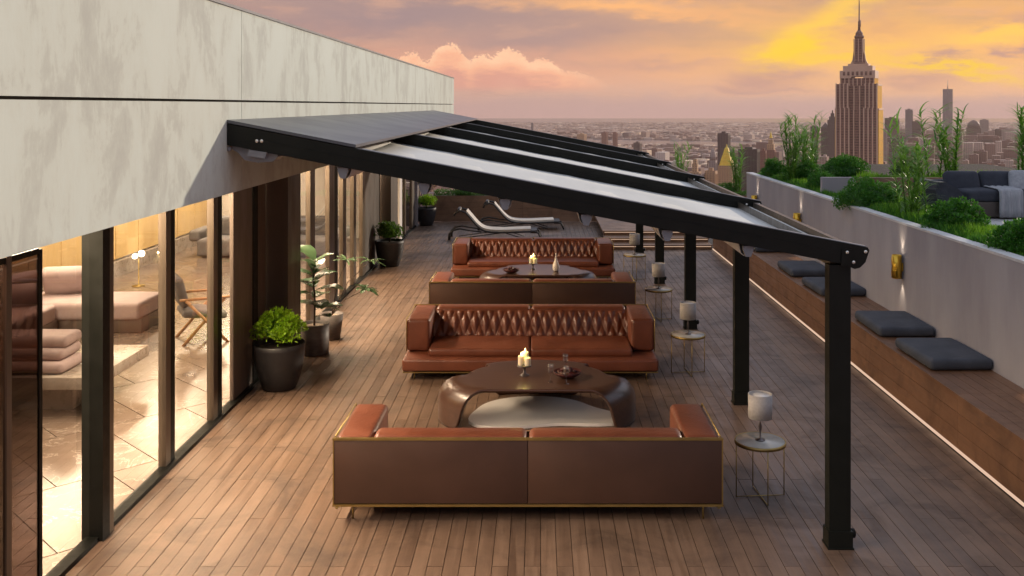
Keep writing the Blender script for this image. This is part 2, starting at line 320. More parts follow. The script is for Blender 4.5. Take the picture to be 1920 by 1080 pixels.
# ------------------------------------------------------------------ mesh helpers
class MB:
    """collects geometry for ONE mesh object"""
    def __init__(s): s.v, s.f, s.sm = [], [], []
    def add(s, vs, fs, smooth=False):
        o = len(s.v); s.v += [tuple(v) for v in vs]; s.f += [tuple(i+o for i in f) for f in fs]; s.sm += [smooth]*len(fs); return s
    def box(s, x0, x1, y0, y1, z0, z1):
        return s.add([(x0,y0,z0),(x1,y0,z0),(x1,y1,z0),(x0,y1,z0),(x0,y0,z1),(x1,y0,z1),(x1,y1,z1),(x0,y1,z1)],
                     [(0,3,2,1),(4,5,6,7),(0,1,5,4),(1,2,6,5),(2,3,7,6),(3,0,4,7)])
    def prism(s, poly, axis, a, b, smooth=False):
        """poly: 2-D outline; axis: the axis it is extruded along from a to b"""
        mk = {'y': lambda p, t: (p[0], t, p[1]), 'x': lambda p, t: (t, p[0], p[1]), 'z': lambda p, t: (p[0], p[1], t)}[axis]
        n = len(poly); vs = [mk(p, a) for p in poly]+[mk(p, b) for p in poly]
        fs = [tuple(range(n))[::-1], tuple(range(n, 2*n))]+[(i, (i+1) % n, n+(i+1) % n, n+i) for i in range(n)]
        return s.add(vs, fs, smooth)
    def lathe(s, prof, n=24, c=(0, 0, 0), smooth=True):
        vs, fs = [], []
        for r, z in prof:
            for k in range(n):
                a = 2*math.pi*k/n; vs.append((c[0]+r*math.cos(a), c[1]+r*math.sin(a), c[2]+z))
        for i in range(len(prof)-1):
            for k in range(n):
                k2 = (k+1) % n; fs.append((i*n+k, i*n+k2, (i+1)*n+k2, (i+1)*n+k))
        fs.append(tuple(range(n))[::-1]); fs.append(tuple((len(prof)-1)*n+k for k in range(n)))
        return s.add(vs, fs, smooth)
    def tube(s, pts, r, n=8, smooth=True):
        pts = [Vector(p) for p in pts]; vs, fs = [], []
        rs = r if isinstance(r, (list, tuple)) else [r]*len(pts)
        prev = None
        for i, p in enumerate(pts):
            d = (pts[min(i+1, len(pts)-1)]-pts[max(i-1, 0)]).normalized()
            if prev is None: u = d.orthogonal().normalized()
            else: u = (prev-d*prev.dot(d)).normalized()
            prev = u; w = d.cross(u)
            for k in range(n):
                a = 2*math.pi*k/n; vs.append(p+(u*math.cos(a)+w*math.sin(a))*rs[i])
        for i in range(len(pts)-1):
            for k in range(n):
                k2 = (k+1) % n; fs.append((i*n+k, i*n+k2, (i+1)*n+k2, (i+1)*n+k))
        fs.append(tuple(range(n))[::-1]); fs.append(tuple((len(pts)-1)*n+k for k in range(n)))
        return s.add(vs, fs, smooth)
    def mesh(s, name, m):
        me = bpy.data.meshes.new(name); me.from_pydata(s.v, [], s.f); me.polygons.foreach_set('use_smooth', s.sm)
        if m: me.materials.append(m)
        me.update(); return me
    def build(s, name, m, parent=None, loc=None, rot=None, label=None, kind=None):
        return link(name, s.mesh(name, m), parent, loc, rot, label, kind)
def link(name, me, parent=None, loc=None, rot=None, label=None, kind=None):
    o = bpy.data.objects.new(name, me); COL.objects.link(o)
    if parent: o.parent = parent
    if loc: o.location = loc
    if rot: o.rotation_euler = rot
    if label: o['label'] = label
    if kind: o['kind'] = kind
    return o
def tag(o, label, cat, group=None):
    o['label'] = label; o['category'] = cat
    if group: o['group'] = group
    return o
def thing(name, label, cat, loc=(0, 0, 0), rz=0, group=None):
    o = bpy.data.objects.new(name, None); COL.objects.link(o); o.location = loc; o.rotation_euler = (0, 0, rz)
    o.empty_display_size = .2
    return tag(o, label, cat, group)
def setting(name, m=None, mb=None):
    o = bpy.data.objects.new(name, mb.mesh(name, m) if mb else None); COL.objects.link(o); o['kind'] = 'structure'; return o
def rbox(name, m, dims, parent=None, loc=(0, 0, 0), bev=.03, seg=4, rot=None, puff=0., label=None):
    """rounded box, optionally puffed like a cushion"""
    bm = bmesh.new(); bmesh.ops.create_cube(bm, size=1)
    bmesh.ops.scale(bm, vec=dims, verts=bm.verts)
    bmesh.ops.bevel(bm, geom=bm.edges[:], offset=bev, segments=seg, profile=.5, affect='EDGES')
    if puff:
        bmesh.ops.subdivide_edges(bm, edges=[e for e in bm.edges if e.calc_length() > .12], cuts=5, use_grid_fill=True)
        for v in bm.verts:
            fx = max(0, 1-(2*v.co.x/dims[0])**2); fy = max(0, 1-(2*v.co.y/dims[1])**2)
            v.co.z += puff*(1 if v.co.z > 0 else -1)*fx**.5*fy**.5*(.8+.3*math.sin(v.co.x*9+v.co.y*7))
    for f in bm.faces: f.smooth = True
    me = bpy.data.meshes.new(name); bm.to_mesh(me); bm.free(); me.materials.append(m)
    return link(name, me, parent, loc, rot, label)
def copy_tree(o, parent=None):
    c = o.copy(); COL.objects.link(c)
    if parent: c.parent = parent
    for ch in [x for x in o.children]: copy_tree(ch, c)
    return c
def atp(px, py, y):
    """point of the place seen at a pixel, at distance y along the deck"""
    return Vector(((px-VX)*y/F, y, HC-(py-VY)*y/F))

# ================================================================== CITY
GZ = -262.0
def f_ground(T, P):
    p = geo_pos(T); n = T.noise(p, .0011, 8, .65); n2 = T.noise(p, .02, 4, .7)
    T.put(P.inputs['Base Color'], T.ramp(T.add(T.mul(n, .6), T.mul(n2, .4)), [(.35,(.12,.085,.07)),(.5,(.22,.155,.13)),(.62,(.34,.25,.2))]))
M_ground = mat('city_ground', (.12,.1,.09), rough=.9, fn=f_ground)
gb = MB(); gb.add([(-9000,-300,GZ),(14000,-300,GZ),(14000,20000,GZ),(-9000,20000,GZ)], [(0,1,2,3)])
setting('ground', M_ground, gb)
M_water = mat('river_water', (.05,.06,.07), rough=.22, spec=.6, fn=lambda T, P: T.put(P.inputs['Normal'], T.bump(T.noise(geo_pos(T), .03, 5, .6), .4, 2.)))
rb = MB(); rb.add([(900,6300,GZ+1),(3400,5200,GZ+1),(3900,6000,GZ+1),(1100,7300,GZ+1),(-900,8200,GZ+1),(-1200,7700,GZ+1)], [(0,1,2,3,4,5)]); setting('river', M_water, rb)
sb = MB(); sb.add([(-8900,15200,GZ+1.5),(13900,13500,GZ+1.5),(13900,19900,GZ+1.5),(-8900,19900,GZ+1.5)], [(0,1,2,3)]); setting('sea', M_water, sb)
def f_city(T, P):
    r = T.n('ShaderNodeNewGeometry').outputs['Random Per Island']; p = geo_pos(T)
    sp = T.n('ShaderNodeSeparateXYZ'); T.put(sp.inputs[0], p)
    c = T.ramp(r, [(0,(.22,.11,.085)),(.25,(.40,.26,.205)),(.5,(.29,.165,.13)),(.72,(.55,.41,.34)),(.86,(.75,.62,.52)),(.92,(.95,.72,.5)),(.97,(.12,.08,.08))], 'CONSTANT')  # the bright warm tan among these paints facades lit by the sun
    fl = T.step(T.m('FRACT', T.mul(sp.outputs[2], 1/3.8)), .40, .55, 0, 1)
    hx = T.step(T.m('FRACT', T.mul(T.add(sp.outputs[0], T.mul(sp.outputs[1], .7)), 1/4.6)), .40, .55, 0, 1)
    nz = T.n('ShaderNodeSeparateXYZ'); T.put(nz.inputs[0], T.n('ShaderNodeNewGeometry').outputs['Normal'])
    side = T.step(nz.outputs[2], .5, .4, 0, 1)
    win = T.mul(T.mul(fl, hx), T.mul(side, .5))
    T.put(P.inputs['Base Color'], T.mix(win, c, (.045,.035,.035,1)))
M_city = mat('city_masonry', (.25,.17,.14), rough=.8, fn=f_city)
GRID = R(-27)
cg, sg = math.cos(GRID), math.sin(GRID)
def gbox(mb, cx, cy, w, d, z0, z1, rot=(cg, sg)):
    c, s = rot; vs = []
    for z in (z0, z1):
        for x, y in ((-w/2,-d/2),(w/2,-d/2),(w/2,d/2),(-w/2,d/2)): vs.append((cx+x*c-y*s, cy+x*s+y*c, z))
    mb.add(vs, [(0,3,2,1),(4,5,6,7),(0,1,5,4),(1,2,6,5),(2,3,7,6),(3,0,4,7)])
def in_river(x, y):
    pts = [(900,6300),(3400,5200),(3900,6000),(1100,7300),(-900,8200),(-1200,7700)]; ins = False
    for i in range(len(pts)):
        x1, y1 = pts[i]; x2, y2 = pts[(i+1) % len(pts)]
        if (y1 > y) != (y2 > y) and x < (x2-x1)*(y-y1)/(y2-y1)+x1: ins = not ins
    return ins
rc = random.Random(3)
# the mass of roofs, street by street
mb = MB(); cnt = 0
y = 1500.0
while y < 15000:
    stepy = 26+y*.0105; x0, x1 = -.20*y-60, .56*y+60
    x = x0
    while x < x1:
        w = rc.uniform(.55, 1.7)*(19+y*.0055); d = stepy*rc.uniform(.55, .85)
        px = VX+F*(x+w/2)/y
        jx, jy = x+w/2, y+rc.uniform(-.2, .2)*stepy
        near_man = px > 1250
        if rc.random() < .86 and not in_river(jx, jy) and not in_river(jx, jy+stepy):
            h = rc.expovariate(1/(8 if y > 4600 else 13))+8
            if near_man and y < 3600: h = rc.uniform(12, 34)+rc.expovariate(1/12)
            if rc.random() < .02: h *= 2.2
            if px > 1630 and 3600 < y < 7200: h = rc.uniform(20, 130)*(1 if rc.random() < .5 else .5)
            lim = 3.3-(246-VY)*y/F-GZ if not (px > 1630 and 3600 < y < 7200) else 3.3-(238-VY)*y/F-GZ
            if y < 2400: lim = 3.3-(316-VY)*y/F-GZ
            elif y < 3600: lim = 3.3-(285-VY)*y/F-GZ
            h = min(h, max(8, lim*rc.uniform(.75, 1)), 190)
            gbox(mb, jx, jy, w*.86, d, GZ, GZ+h, (math.cos(GRID+rc.choice((0, 0, 0, .35, -.2)) ), math.sin(GRID)) if False else (cg, sg))
            if rc.random() < .35: gbox(mb, jx+w*.1, jy, w*.3, d*.4, GZ+h, GZ+h+rc.uniform(2, 7))
            cnt += 1
        x += w
    y += stepy
city = mb.build('distant_city', M_city, kind='stuff'); tag(city, 'hazy mass of low city blocks stretching to the horizon', 'city')

def facade(c_wall, c_glass, fx=4.0, fz=3.9, duty=.5):
    def f(T, P):
        v = objc(T); sp = T.n('ShaderNodeSeparateXYZ'); T.put(sp.inputs[0], v)
        a = T.step(T.m('FRACT', T.mul(sp.outputs[2], 1/fz)), duty-.06, duty+.06)
        b = T.step(T.m('FRACT', T.mul(T.add(sp.outputs[0], sp.outputs[1]), 1/fx)), duty-.06, duty+.06)
        n = T.noise(v, .05, 5, .6)
        wall = T.mix(T.mul(n, .45), c_wall, tuple(x*.6 for x in c_wall[:3])+(1,))
        T.put(P.inputs['Base Color'], T.mix(T.mul(T.mul(a, b), .8), wall, c_glass))
    return f
TOW = {
 'brown': mat('brown_tower', (.1,.07,.06), rough=.6, fn=facade((.12,.075,.065,1), (.05,.035,.035,1))),
 'dark': mat('dark_slab', (.05,.035,.03), rough=.5, fn=facade((.06,.038,.032,1), (.025,.018,.018,1), 6, 3.9)),
 'pale': mat('pale_tower', (.45,.38,.34), rough=.7, fn=facade((.46,.36,.31,1), (.16,.11,.10,1))),
 'brick': mat('brick_tower', (.3,.12,.08), rough=.8, fn=facade((.34,.15,.10,1), (.10,.05,.045,1))),
 'gold_stone': mat('honey_stone', (.7,.45,.25), rough=.7, fn=facade((.62,.38,.2,1), (.22,.12,.08,1), 5, 4.2)),
 'grey': mat('grey_glass_tower', (.22,.2,.22), rough=.35, fn=facade((.26,.22,.22,1), (.17,.14,.15,1), 7, 4)),
}
M_giltroof = mat('gilded_roof', (.95,.62,.04), rough=.6, metal=.0, fn=vary((.85,.52,.03,1),(.98,.68,.06,1),(.2,.2,.2)))
def tower(name, label, px0, px1, ytop, dist, style, dep=None, top=None, cat='building', group=None):
    """a far tower that stands on the city ground; px0, px1, ytop: where the photo shows it"""
    w = (px1-px0)*dist/F; X = ((px0+px1)/2-VX)*dist/F; H = HC-(ytop-VY)*dist/F-GZ
    a = math.atan2(X, dist); rel = abs(GRID+a) ; d = dep or w*.8
    k = w/(w*math.cos(rel)+d*math.sin(rel)); w *= k; d *= k
    t = thing(name, label, cat, (X, dist, GZ), GRID, group)
    MB().box(-w/2, w/2, -d/2, d/2, 0, H).build('body', TOW[style], t)
    # roof parapet and plant room, recessed window bays as real geometry
    b = MB()
    b.box(-w*.52, w*.52, -d*.52, -d*.46, H-4, H+2).box(-w*.52, w*.52, d*.46, d*.52, H-4, H+2)
    b.box(-w*.52, -w*.46, -d*.459, d*.459, H-4, H+2).box(w*.46, w*.52, -d*.459, d*.459, H-4, H+2); b.build('parapet', TOW[style], t)
    if top: top(t, w, d, H)
    else: MB().box(-w*.2, w*.2, -d*.2, d*.2, H, H+7).build('plant_room', TOW[style], t)
    n = max(3, int(w/7)); p = MB()
    for i in range(n+1):
        x = -w/2+w*i/n; p.box(x-.5, x+.5, -d/2-.9, -d/2-.02, 0, H-4.1)
    m_ = max(3, int(d/7))
    for i in range(m_+1):
        yy = -d/2+d*i/m_; p.box(w/2+.02, w/2+.9, yy-.5, yy+.5, 0, H-4.1)
    o = p.build('facade_piers', TOW[style], t); o['kind'] = 'stuff'
    return t
def pyr(m, hh, kk=.5, name='roof'):
    def f(t, w, d, H):
        b = MB(); n = 4; z = H+2.01
        prof = [(kk*1.0, 0), (kk*.62, hh*.45), (kk*.56, hh*.47), (kk*.30, hh*.78), (kk*.12, hh*.86), (.015, hh)]
        vs, fs = [], []
        for r, h in prof:
            for sx, sy in ((-1,-1),(1,-1),(1,1),(-1,1)): vs.append((sx*r*w, sy*r*d, z+h))
        for i in range(len(prof)-1):
            for k in range(4): fs.append((i*4+k, i*4+(k+1)%4, (i+1)*4+(k+1)%4, (i+1)*4+k))
        fs.append((0,3,2,1)); b.add(vs, fs); b.build(name, m, t)
    return f
def stepped(style, tiers):
    def f(t, w, d, H):
        b = MB(); z = H
        for k, h in tiers:
            b.box(-w*k/2, w*k/2, -d*k/2, d*k/2, z+.01, z+h); z += h
        b.build('setback', TOW[style], t)
    return f
def dome(m, hh):
    def f(t, w, d, H):
        r = w*.46; MB().lathe([(r, 0), (r, hh*.3), (r*.92, hh*.5), (r*.7, hh*.72), (r*.4, hh*.9), (r*.08, hh)], 16, (0, 0, H+2)).build('rounded_crown', m, t)
    return f
tower('office_tower', 'square dark brown tower standing behind the gilded pyramid roof', 1346, 1369, 251, 2900, 'brown')
tower('pyramid_roof_tower', 'lit stone tower with a gilded yellow pyramid roof', 1347, 1378, 312, 1900, 'gold_stone', top=pyr(M_giltroof, 42, .45))
tower('slender_tower', 'pale slender tower with a rounded crown left of the gilded roof', 1329, 1344, 302, 2200, 'pale', top=dome(TOW['pale'], 27))
tower('corner_tower', 'honey coloured block lit by the sun at the pergola beam end', 1322, 1345, 322, 1700, 'gold_stone')
tower('rooftop_temple', 'broad roof with a small twin arched belvedere on top', 1285, 1322, 328, 1700, 'pale', top=stepped('gold_stone', [(.62, 6), (.32, 14), (.22, 8)]))
tower('slab_block', 'wide dark office slab behind the tall grass left of the planted wall', 1385, 1424, 281, 2300, 'dark', dep=30)
tower('red_tower', 'narrow red brick tower right of the wide dark slab', 1426, 1437, 284, 2250, 'brick')
tower('clock_tower', 'stepped pink stone tower with a small gilded lantern', 1436, 1455, 282, 2500, 'brick', top=lambda t, w, d, H: (stepped('gold_stone', [(.8, 16), (.5, 12)])(t, w, d, H), pyr(M_giltroof, 18, .16)(t, w, d, H+30)))
tower('stepped_tower', 'tall stepped tower just left of the great spired skyscraper', 1552, 1570, 226, 3400, 'brown', top=stepped('brown', [(.7, 14), (.4, 12), (.15, 10)]))
tower('gabled_tower', 'brown tower with sloping top beside the stepped tower', 1540, 1556, 240, 3500, 'brown', top=pyr(TOW['brown'], 18, .5))
tower('small_dark_tower', 'small dark tower above the tall grass left of the spired skyscraper', 1520, 1534, 238, 4200, 'dark')
tower('arched_tower', 'dark tower with a pale hollow near its top right of the spired skyscraper', 1660, 1685, 222, 4800, 'brown')
tower('front_block', 'pink brown block standing in front of the hollow topped tower', 1668, 1694, 262, 3600, 'brown')
tower('left_block', 'tall pinkish block touching the right side of the spired skyscraper', 1653, 1663, 245, 3300, 'pale')
tower('slim_tower', 'slim pale grey square tower, highest of those behind the first tall grass', 1698, 1711, 206, 5200, 'grey')
tower('low_slab', 'brown slab just right of the slim pale grey tower', 1711, 1727, 228, 5000, 'brown')
def wtc(t, w, d, H):
    MB().tube([(0, 0, H), (0, 0, H+20), (0, 0, H+60)], [3, 2, .7], 8).build('spire', TOW['grey'], t)
t = thing('tapered_tower', 'distant tapered glass tower with a thin mast behind the tall grass', 'building', ((1777-VX)*6300/F, 6300, GZ), GRID)
w0, H0 = 30, HC-(167-VY)*6300/F-GZ
b = MB(); vs = [(-w0,-w0,0),(w0,-w0,0),(w0,w0,0),(-w0,w0,0)]+[(0,-w0,H0),(w0,0,H0),(0,w0,H0),(-w0,0,H0)]
b.add(vs, [(0,3,2,1),(4,5,6,7),(0,1,4),(1,5,4),(1,2,5),(2,6,5),(2,3,6),(3,7,6),(3,0,7),(0,4,7)]); b.build('body', TOW['grey'], t); wtc(t, w0, w0, H0)
tower('round_top_tower', 'distant brown tower with a rounded shoulder above the sofa back', 1813, 1838, 240, 5600, 'brown', top=dome(TOW['brown'], 45))
tower('cream_tower', 'pale cream slab beside the round shouldered tower', 1838, 1853, 225, 5700, 'pale')
tower('wide_block', 'wide brown block in front of the round shouldered tower', 1828, 1874, 264, 4800, 'brown')
tower('dark_corner_block', 'brown block with a stepped roof at the far right skyline', 1861, 1880, 244, 5300, 'brown')
tower('pale_corner_block', 'tall pale brown block nearest the right edge', 1879, 1899, 243, 5200, 'pale')
tower('brick_block', 'small orange pink block straight above the grey outdoor sofa', 1846, 1864, 311, 2600, 'brick')
tower('framed_block', 'orange pink block seen over the far pergola rafters', 1082, 1100, 252, 5200, 'gold_stone')
tower('twin_block_left', 'left one of two brown slabs over the pergola rafters', 1128, 1140, 249, 5600, 'brick', group='brown slabs far over the pergola rafters')
tower('twin_block_right', 'right one of two brown slabs over the pergola rafters', 1149, 1158, 249, 5600, 'brick', group='brown slabs far over the pergola rafters')
tower('thin_stack', 'thin pale stack at the far left of the skyline', 996, 1000, 231, 7600, 'grey')
tower('square_block', 'square brown block over the end of the second pergola rafter', 1188, 1203, 268, 4300, 'brown')

# the great spired skyscraper
def empire():
    D = 1374; X = (1611-VX)*D/F; k = D/F
    t = thing('spired_skyscraper', 'great stepped limestone skyscraper with vertical ribs and a needle spire', 'skyscraper', (X, D, GZ), GRID)
    m_st = mat('limestone', (.7,.45,.3), rough=.6, fn=vary((.66,.42,.28,1),(.80,.54,.38,1),(.05,.05,.03),5))
    def f_bay(T, P):
        sp = T.n('ShaderNodeSeparateXYZ'); T.put(sp.inputs[0], objc(T))
        a = T.step(T.m('FRACT', T.mul(sp.outputs[2], 1/3.7)), .35, .5)
        n = T.noise(vscale(T, objc(T), (.3, .3, .12)), 1., 3, .7)
        T.put(P.inputs['Base Color'], T.mix(T.mul(a, .7), (.34,.18,.12,1), T.ramp(n, [(.4,(.07,.035,.028)),(.6,(.26,.14,.10))])))
    m_bay = mat('window_bay', (.1,.05,.04), rough=.65, fn=f_bay)
    Z = lambda py: HC-(py-VY)*k-GZ
    m_sun = mat('sun_painted_pier', (1,.6,.1), rough=.45, metal=.2, fn=vary((.95,.56,.06,1),(1,.64,.09,1),(.1,.1,.1)))  # yellow paints the low sun on the side piers, the stone is limestone
    def tier(w, d, z0, z1, n, nd, pw=1.25, cap=True, gilt=True):  # gilt: side piers take the painted sunlight colour instead of plain stone
        MB().box(-w/2, w/2, -d/2, d/2, z0, z1).build('window_bays', m_bay, t)
        for i in range(n):
            x = -w/2+(w)*i/(n-1); o = MB().box(x-pw/2, x+pw/2, -d/2-1.1, -d/2-.02, z0, z1-.2).build('pier', m_st, t)
        q = MB()
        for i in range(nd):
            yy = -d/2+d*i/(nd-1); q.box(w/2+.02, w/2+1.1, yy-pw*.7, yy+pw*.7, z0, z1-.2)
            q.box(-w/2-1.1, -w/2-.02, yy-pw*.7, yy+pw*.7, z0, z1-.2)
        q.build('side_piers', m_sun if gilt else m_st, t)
        cb = MB(); cw = w*.32
        cb.box(-w/2-1.4, -w/2+cw, -d/2-1.4, d/2+1.4, z1-.1, z1+2.2); cb.box(w/2-cw, w/2+1.4, -d/2-1.4, d/2+1.4, z1-.1, z1+2.2); cb.build('cornice', m_st, t)
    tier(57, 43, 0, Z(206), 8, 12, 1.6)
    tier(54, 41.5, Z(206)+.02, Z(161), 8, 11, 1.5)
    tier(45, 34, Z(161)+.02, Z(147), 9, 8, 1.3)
    # projecting wings either side of the recessed centre
    for sx in (-1, 1):
        for (w, dd, z0, z1) in ((17.5, 4, 0, Z(206)+2.3), (15.5, 3.4, Z(206)+2.4, Z(161)+2.3)):
            xc = sx*(57/2-w/2-1); b = MB(); b.box(xc-w/2, xc+w/2, -43/2-dd, -43/2-1.12, z0, z1); b.build('wing', m_bay, t)
            for i in range(4):
                x = xc-w/2+w*i/3; MB().box(x-.8, x+.8, -43/2-dd-1, -43/2-dd-.02, z0, z1+1).build('pier', m_st, t)
    b = MB(); b.box(-24, 24, -17.5, 17.5, Z(147)+2.3, Z(133)); b.box(-20, 20, -14.5, 14.5, Z(133)+.01, Z(124)); b.build('setback', m_st, t)
    w = MB()
    for i in range(7): w.box(-19.5+i*6, -16.5+i*6, -17.9, -17.52, Z(146)+3, Z(135))
    w.build('crown_windows', m_bay, t)
    b = MB(); b.box(-14, 14, -10.5, 10.5, Z(124)+.01, Z(120)); b.build('observation_deck', m_st, t)
    b = MB(); b.lathe([(8.5, Z(120)), (6.8, Z(110)), (6.2, Z(95)), (5.8, Z(72)), (6.8, Z(70)), (6.8, Z(68)), (5.2, Z(66)), (5.0, Z(62)), (3.4, Z(59)), (1.8, Z(56))], 12, smooth=False); b.build('mast', m_bay, t)
    q = MB()
    for a in range(8):
        an = a*math.pi/4; q.box(7.2*math.cos(an)-.5, 7.2*math.cos(an)+.5, 7.2*math.sin(an)-.5, 7.2*math.sin(an)+.5, Z(120), Z(73))
    for sx in (-1, 1): q.prism([(sx*8, Z(120)), (sx*12, Z(120)), (sx*9.2, Z(112)), (sx*7.4, Z(95))][::sx], 'y', -1.2, 1.2)
    q.build('mast_ribs', m_st, t)
    MB().tube([(0, 0, Z(58)), (0, 0, Z(40)), (0, 0, Z(39)), (0, 0, Z(12)), (0, 0, Z(-14))], [1.9, 1.6, 1.0, .8, .3], 8).build('antenna', m_bay, t)
    MB().tube([(1.6, 0, Z(50)), (1.6, 0, Z(38))], .8, 6).build('antenna_dish', m_st, t)
empire()

# air
hz = MB(); hz.box(-9200, 14200, -500, 20200, GZ-1, 176)
hm = bpy.data.materials.new('air'); hm.use_nodes = True; hn = hm.node_tree; hn.nodes.clear(); T = NT(hn)
pv = T.n('ShaderNodeVolumePrincipled'); pv.inputs['Color'].default_value = (1., .76, .66, 1); pv.inputs['Density'].default_value = 3.6e-5; pv.inputs['Anisotropy'].default_value = .2
ho = T.n('ShaderNodeOutputMaterial'); hn.links.new(pv.outputs[0], ho.inputs['Volume'])
hz.build('haze', hm, kind='stuff')

# ================================================================== DECK
deck = setting('deck')
PITCH, PL = .117, 1.61
X0, X1 = -3.36, 3.97
GLX = -3.40
nrow = int(round((X1-X0)/PITCH)); pw = (X1-X0)/nrow
rest = MB(); cnt = 0
pl_mesh = None
J0 = 6.905
for r_ in range(nrow):
    xa = X0+r_*pw+.0024; xb = X0+(r_+1)*pw-.0024
    off = 0 if r_ % 2 == 0 else PL/2
    k = -3
    while True:
        ya = J0+off+k*PL; yb = ya+PL; k += 1
        if ya > 27.4: break
        if yb < 3.5: continue
        yb2 = min(yb, 27.42)
        if yb > 6.6 and ya < 13.3 and cnt < 300:
            if pl_mesh is None:
                q = MB(); q.box(-(xb-xa)/2, (xb-xa)/2, -PL/2+.002, PL/2-.002, -.022, 0); pl_mesh = q.mesh('plank', M_deck)
            link('plank', pl_mesh, deck, ((xa+xb)/2, (ya+yb)/2, random.uniform(-.0012, .0008))); cnt += 1
        else: rest.box(xa, xb, ya+.002, yb2-.002, -.022, random.uniform(-.0012, .0008))
o = rest.build('far_planks', M_deck, deck, kind='stuff')
MB().box(X0-.02, 6.6, 3.4, 27.5, -.4, -.03).build('deck_base', M_grout, deck)

# steps up at the far right
st = thing('timber_steps', 'three low timber steps across the far right end of the deck', 'steps', (1.55, 22.1, 0))
for i in range(3):
    zt = .105*(i+1); ya = .45*i; yb = ya+.45 if i < 2 else 5.25
    MB().box(.0, 2.42, ya, yb-.003, zt-.105+.002, zt-.025).build('riser', M_clad, st)
    nb = 3 if i < 2 else 16
    for j in range(nb):
        y0_ = ya-.02 + (yb-ya+.0)*j/nb; MB().box(-.02, 2.43, y0_, y0_+(yb-ya)/nb-.006, zt-.024, zt).build('tread_board', M_clad, st)
    MB().box(.02, 2.40, ya-.012, ya-.003, zt-.04, zt-.03).build('light_strip', M_led, st)

# bench along the right wall
WX = 4.68
bench = thing('timber_bench', 'long built-in timber bench running along the grey wall', 'bench', (3.97, 4, 0))
BH = .57; L0, L1 = 4.0, 22.0
nb = 6
front = [.045, .30, BH-.026]
bl = 2.57
for i in range(7):
    ya, yb = i*bl, (i+1)*bl-.003
    for (z0_, z1_) in ((.05, .216), (.22, .386), (.39, .543)):
        MB().box(.0, .022, ya, yb, z0_, z1_).build('front_board', M_bench, bench)
    for j in range(nb):
        wdt = (WX-3.97+.0)/nb; sh = (j % 2)*.0
        MB().box(j*wdt-.012*(j == 0), (j+1)*wdt-.005, ya, yb, .545, BH).build('seat_board', M_bench, bench)
MB().box(.03, WX-3.97-.01, 0, 18, 0, .54).build('carcass', M_grout, bench)
MB().box(-.004, .03, 0, 18, .018, .046).build('light_strip', M_led, bench)

# grey wall with coping
wall = thing('retaining_wall', 'long pale grey rendered wall with wall lights above the bench', 'wall', (WX, 4, 0))
MB().box(0, .12, 0, 17.7, .0, 1.77).build('wall_face', M_render, wall)
for k in range(8): MB().box(-.006, .14, k*2.215, (k+1)*2.215-.008, 1.772, 1.80+random.uniform(-.0015, .0015)).build('coping_stone', M_cap, wall)
MB().box(.121, 5.2, 17.6, 17.72, 0, 1.7).build('end_wall', M_render, wall)

# seat cushions
for (y0_, side) in ((9.9, 'nearest of the flat slate cushions on the bench, by the front post'), (11.33, 'flat slate cushion on the bench, second from the front, under the near wall light'),
                    (13.75, 'flat slate cushion on the bench partly hidden behind the front post'), (15.3, 'flat slate cushion seen under the front pergola beam'),
                    (17.9, 'slate cushion on the bench beyond the second post, before the last'), (19.4, 'farthest flat slate cushion on the timber bench')):
    c = rbox('seat_cushion', M_cushion, (.66, .98, .115), None, (4.0+.345, y0_+.49, BH+.063), .045, 4, (0, 0, random.uniform(-.03, .03)), .004)
    tag(c, side, 'cushion', 'slate cushions along the bench')

# wall lights
M_gold = mat('gilt_metal', (.75,.46,.06), rough=.3, metal=1., fn=vary((.66,.40,.05,1),(.80,.52,.08,1),(5,5,5),3,(.28,.38)))
M_bulb = emit('bulb_disc', (1., .86, .66), 14.)
def sconce(y, label):
    t = thing('wall_light', label, 'wall light', (WX-.075, y, 1.23), 0, 'gilt wall lights on the grey wall')
    MB().lathe([(.055, -.15), (.062, -.15), (.062, .15), (.055, .15), (.055, -.15)], 20).build('shade', M_gold, t)
    q = MB()
    for z in (-.05, .05): q.tube([(.066*math.cos(a), .066*math.sin(a), z+.012*math.sin(a*2)) for a in [i*2*math.pi/20 for i in range(21)]], .0045, 6)
    for a in (2.2, 3.4, 4.4): q.tube([(.066*math.cos(a+.35*math.sin(z*20)), .066*math.sin(a+.35*math.sin(z*20)), z) for z in [-.14+.028*i for i in range(11)]], .004, 6)
    q.build('ribs', M_gold, t)
    MB().box(.04, .077, -.03, .03, -.05, .05).build('bracket', M_gold, t)
    for s in (-1, 1):
        MB().lathe([(.0005, 0), (.045, 0)], 16, (0, 0, s*.12)).build('bulb', M_bulb, t)
        sp = bpy.data.lights.new('lamp', 'SPOT'); sp.energy = 7; sp.color = (1, .80, .58); sp.spot_size = R(62); sp.spot_blend = .9; sp.shadow_soft_size = .02
        so = bpy.data.objects.new('lamp', sp); COL.objects.link(so); so.parent = t; so.location = (.02, 0, s*.155)
        so.rotation_euler = (0, 0 if s < 0 else math.pi, 0)
        so.rotation_euler = Vector((-.12, 0, -s)).to_track_quat('Z', 'Y').to_euler()
sconce(8.93, 'gilt cylinder wall light cut by the right edge'); sconce(12.4, 'largest fully seen gilt wall light, right of the front post')
sconce(17.2, 'gilt wall light just above the front pergola beam'); sconce(20.6, 'farthest gilt wall light by the second rafter end')

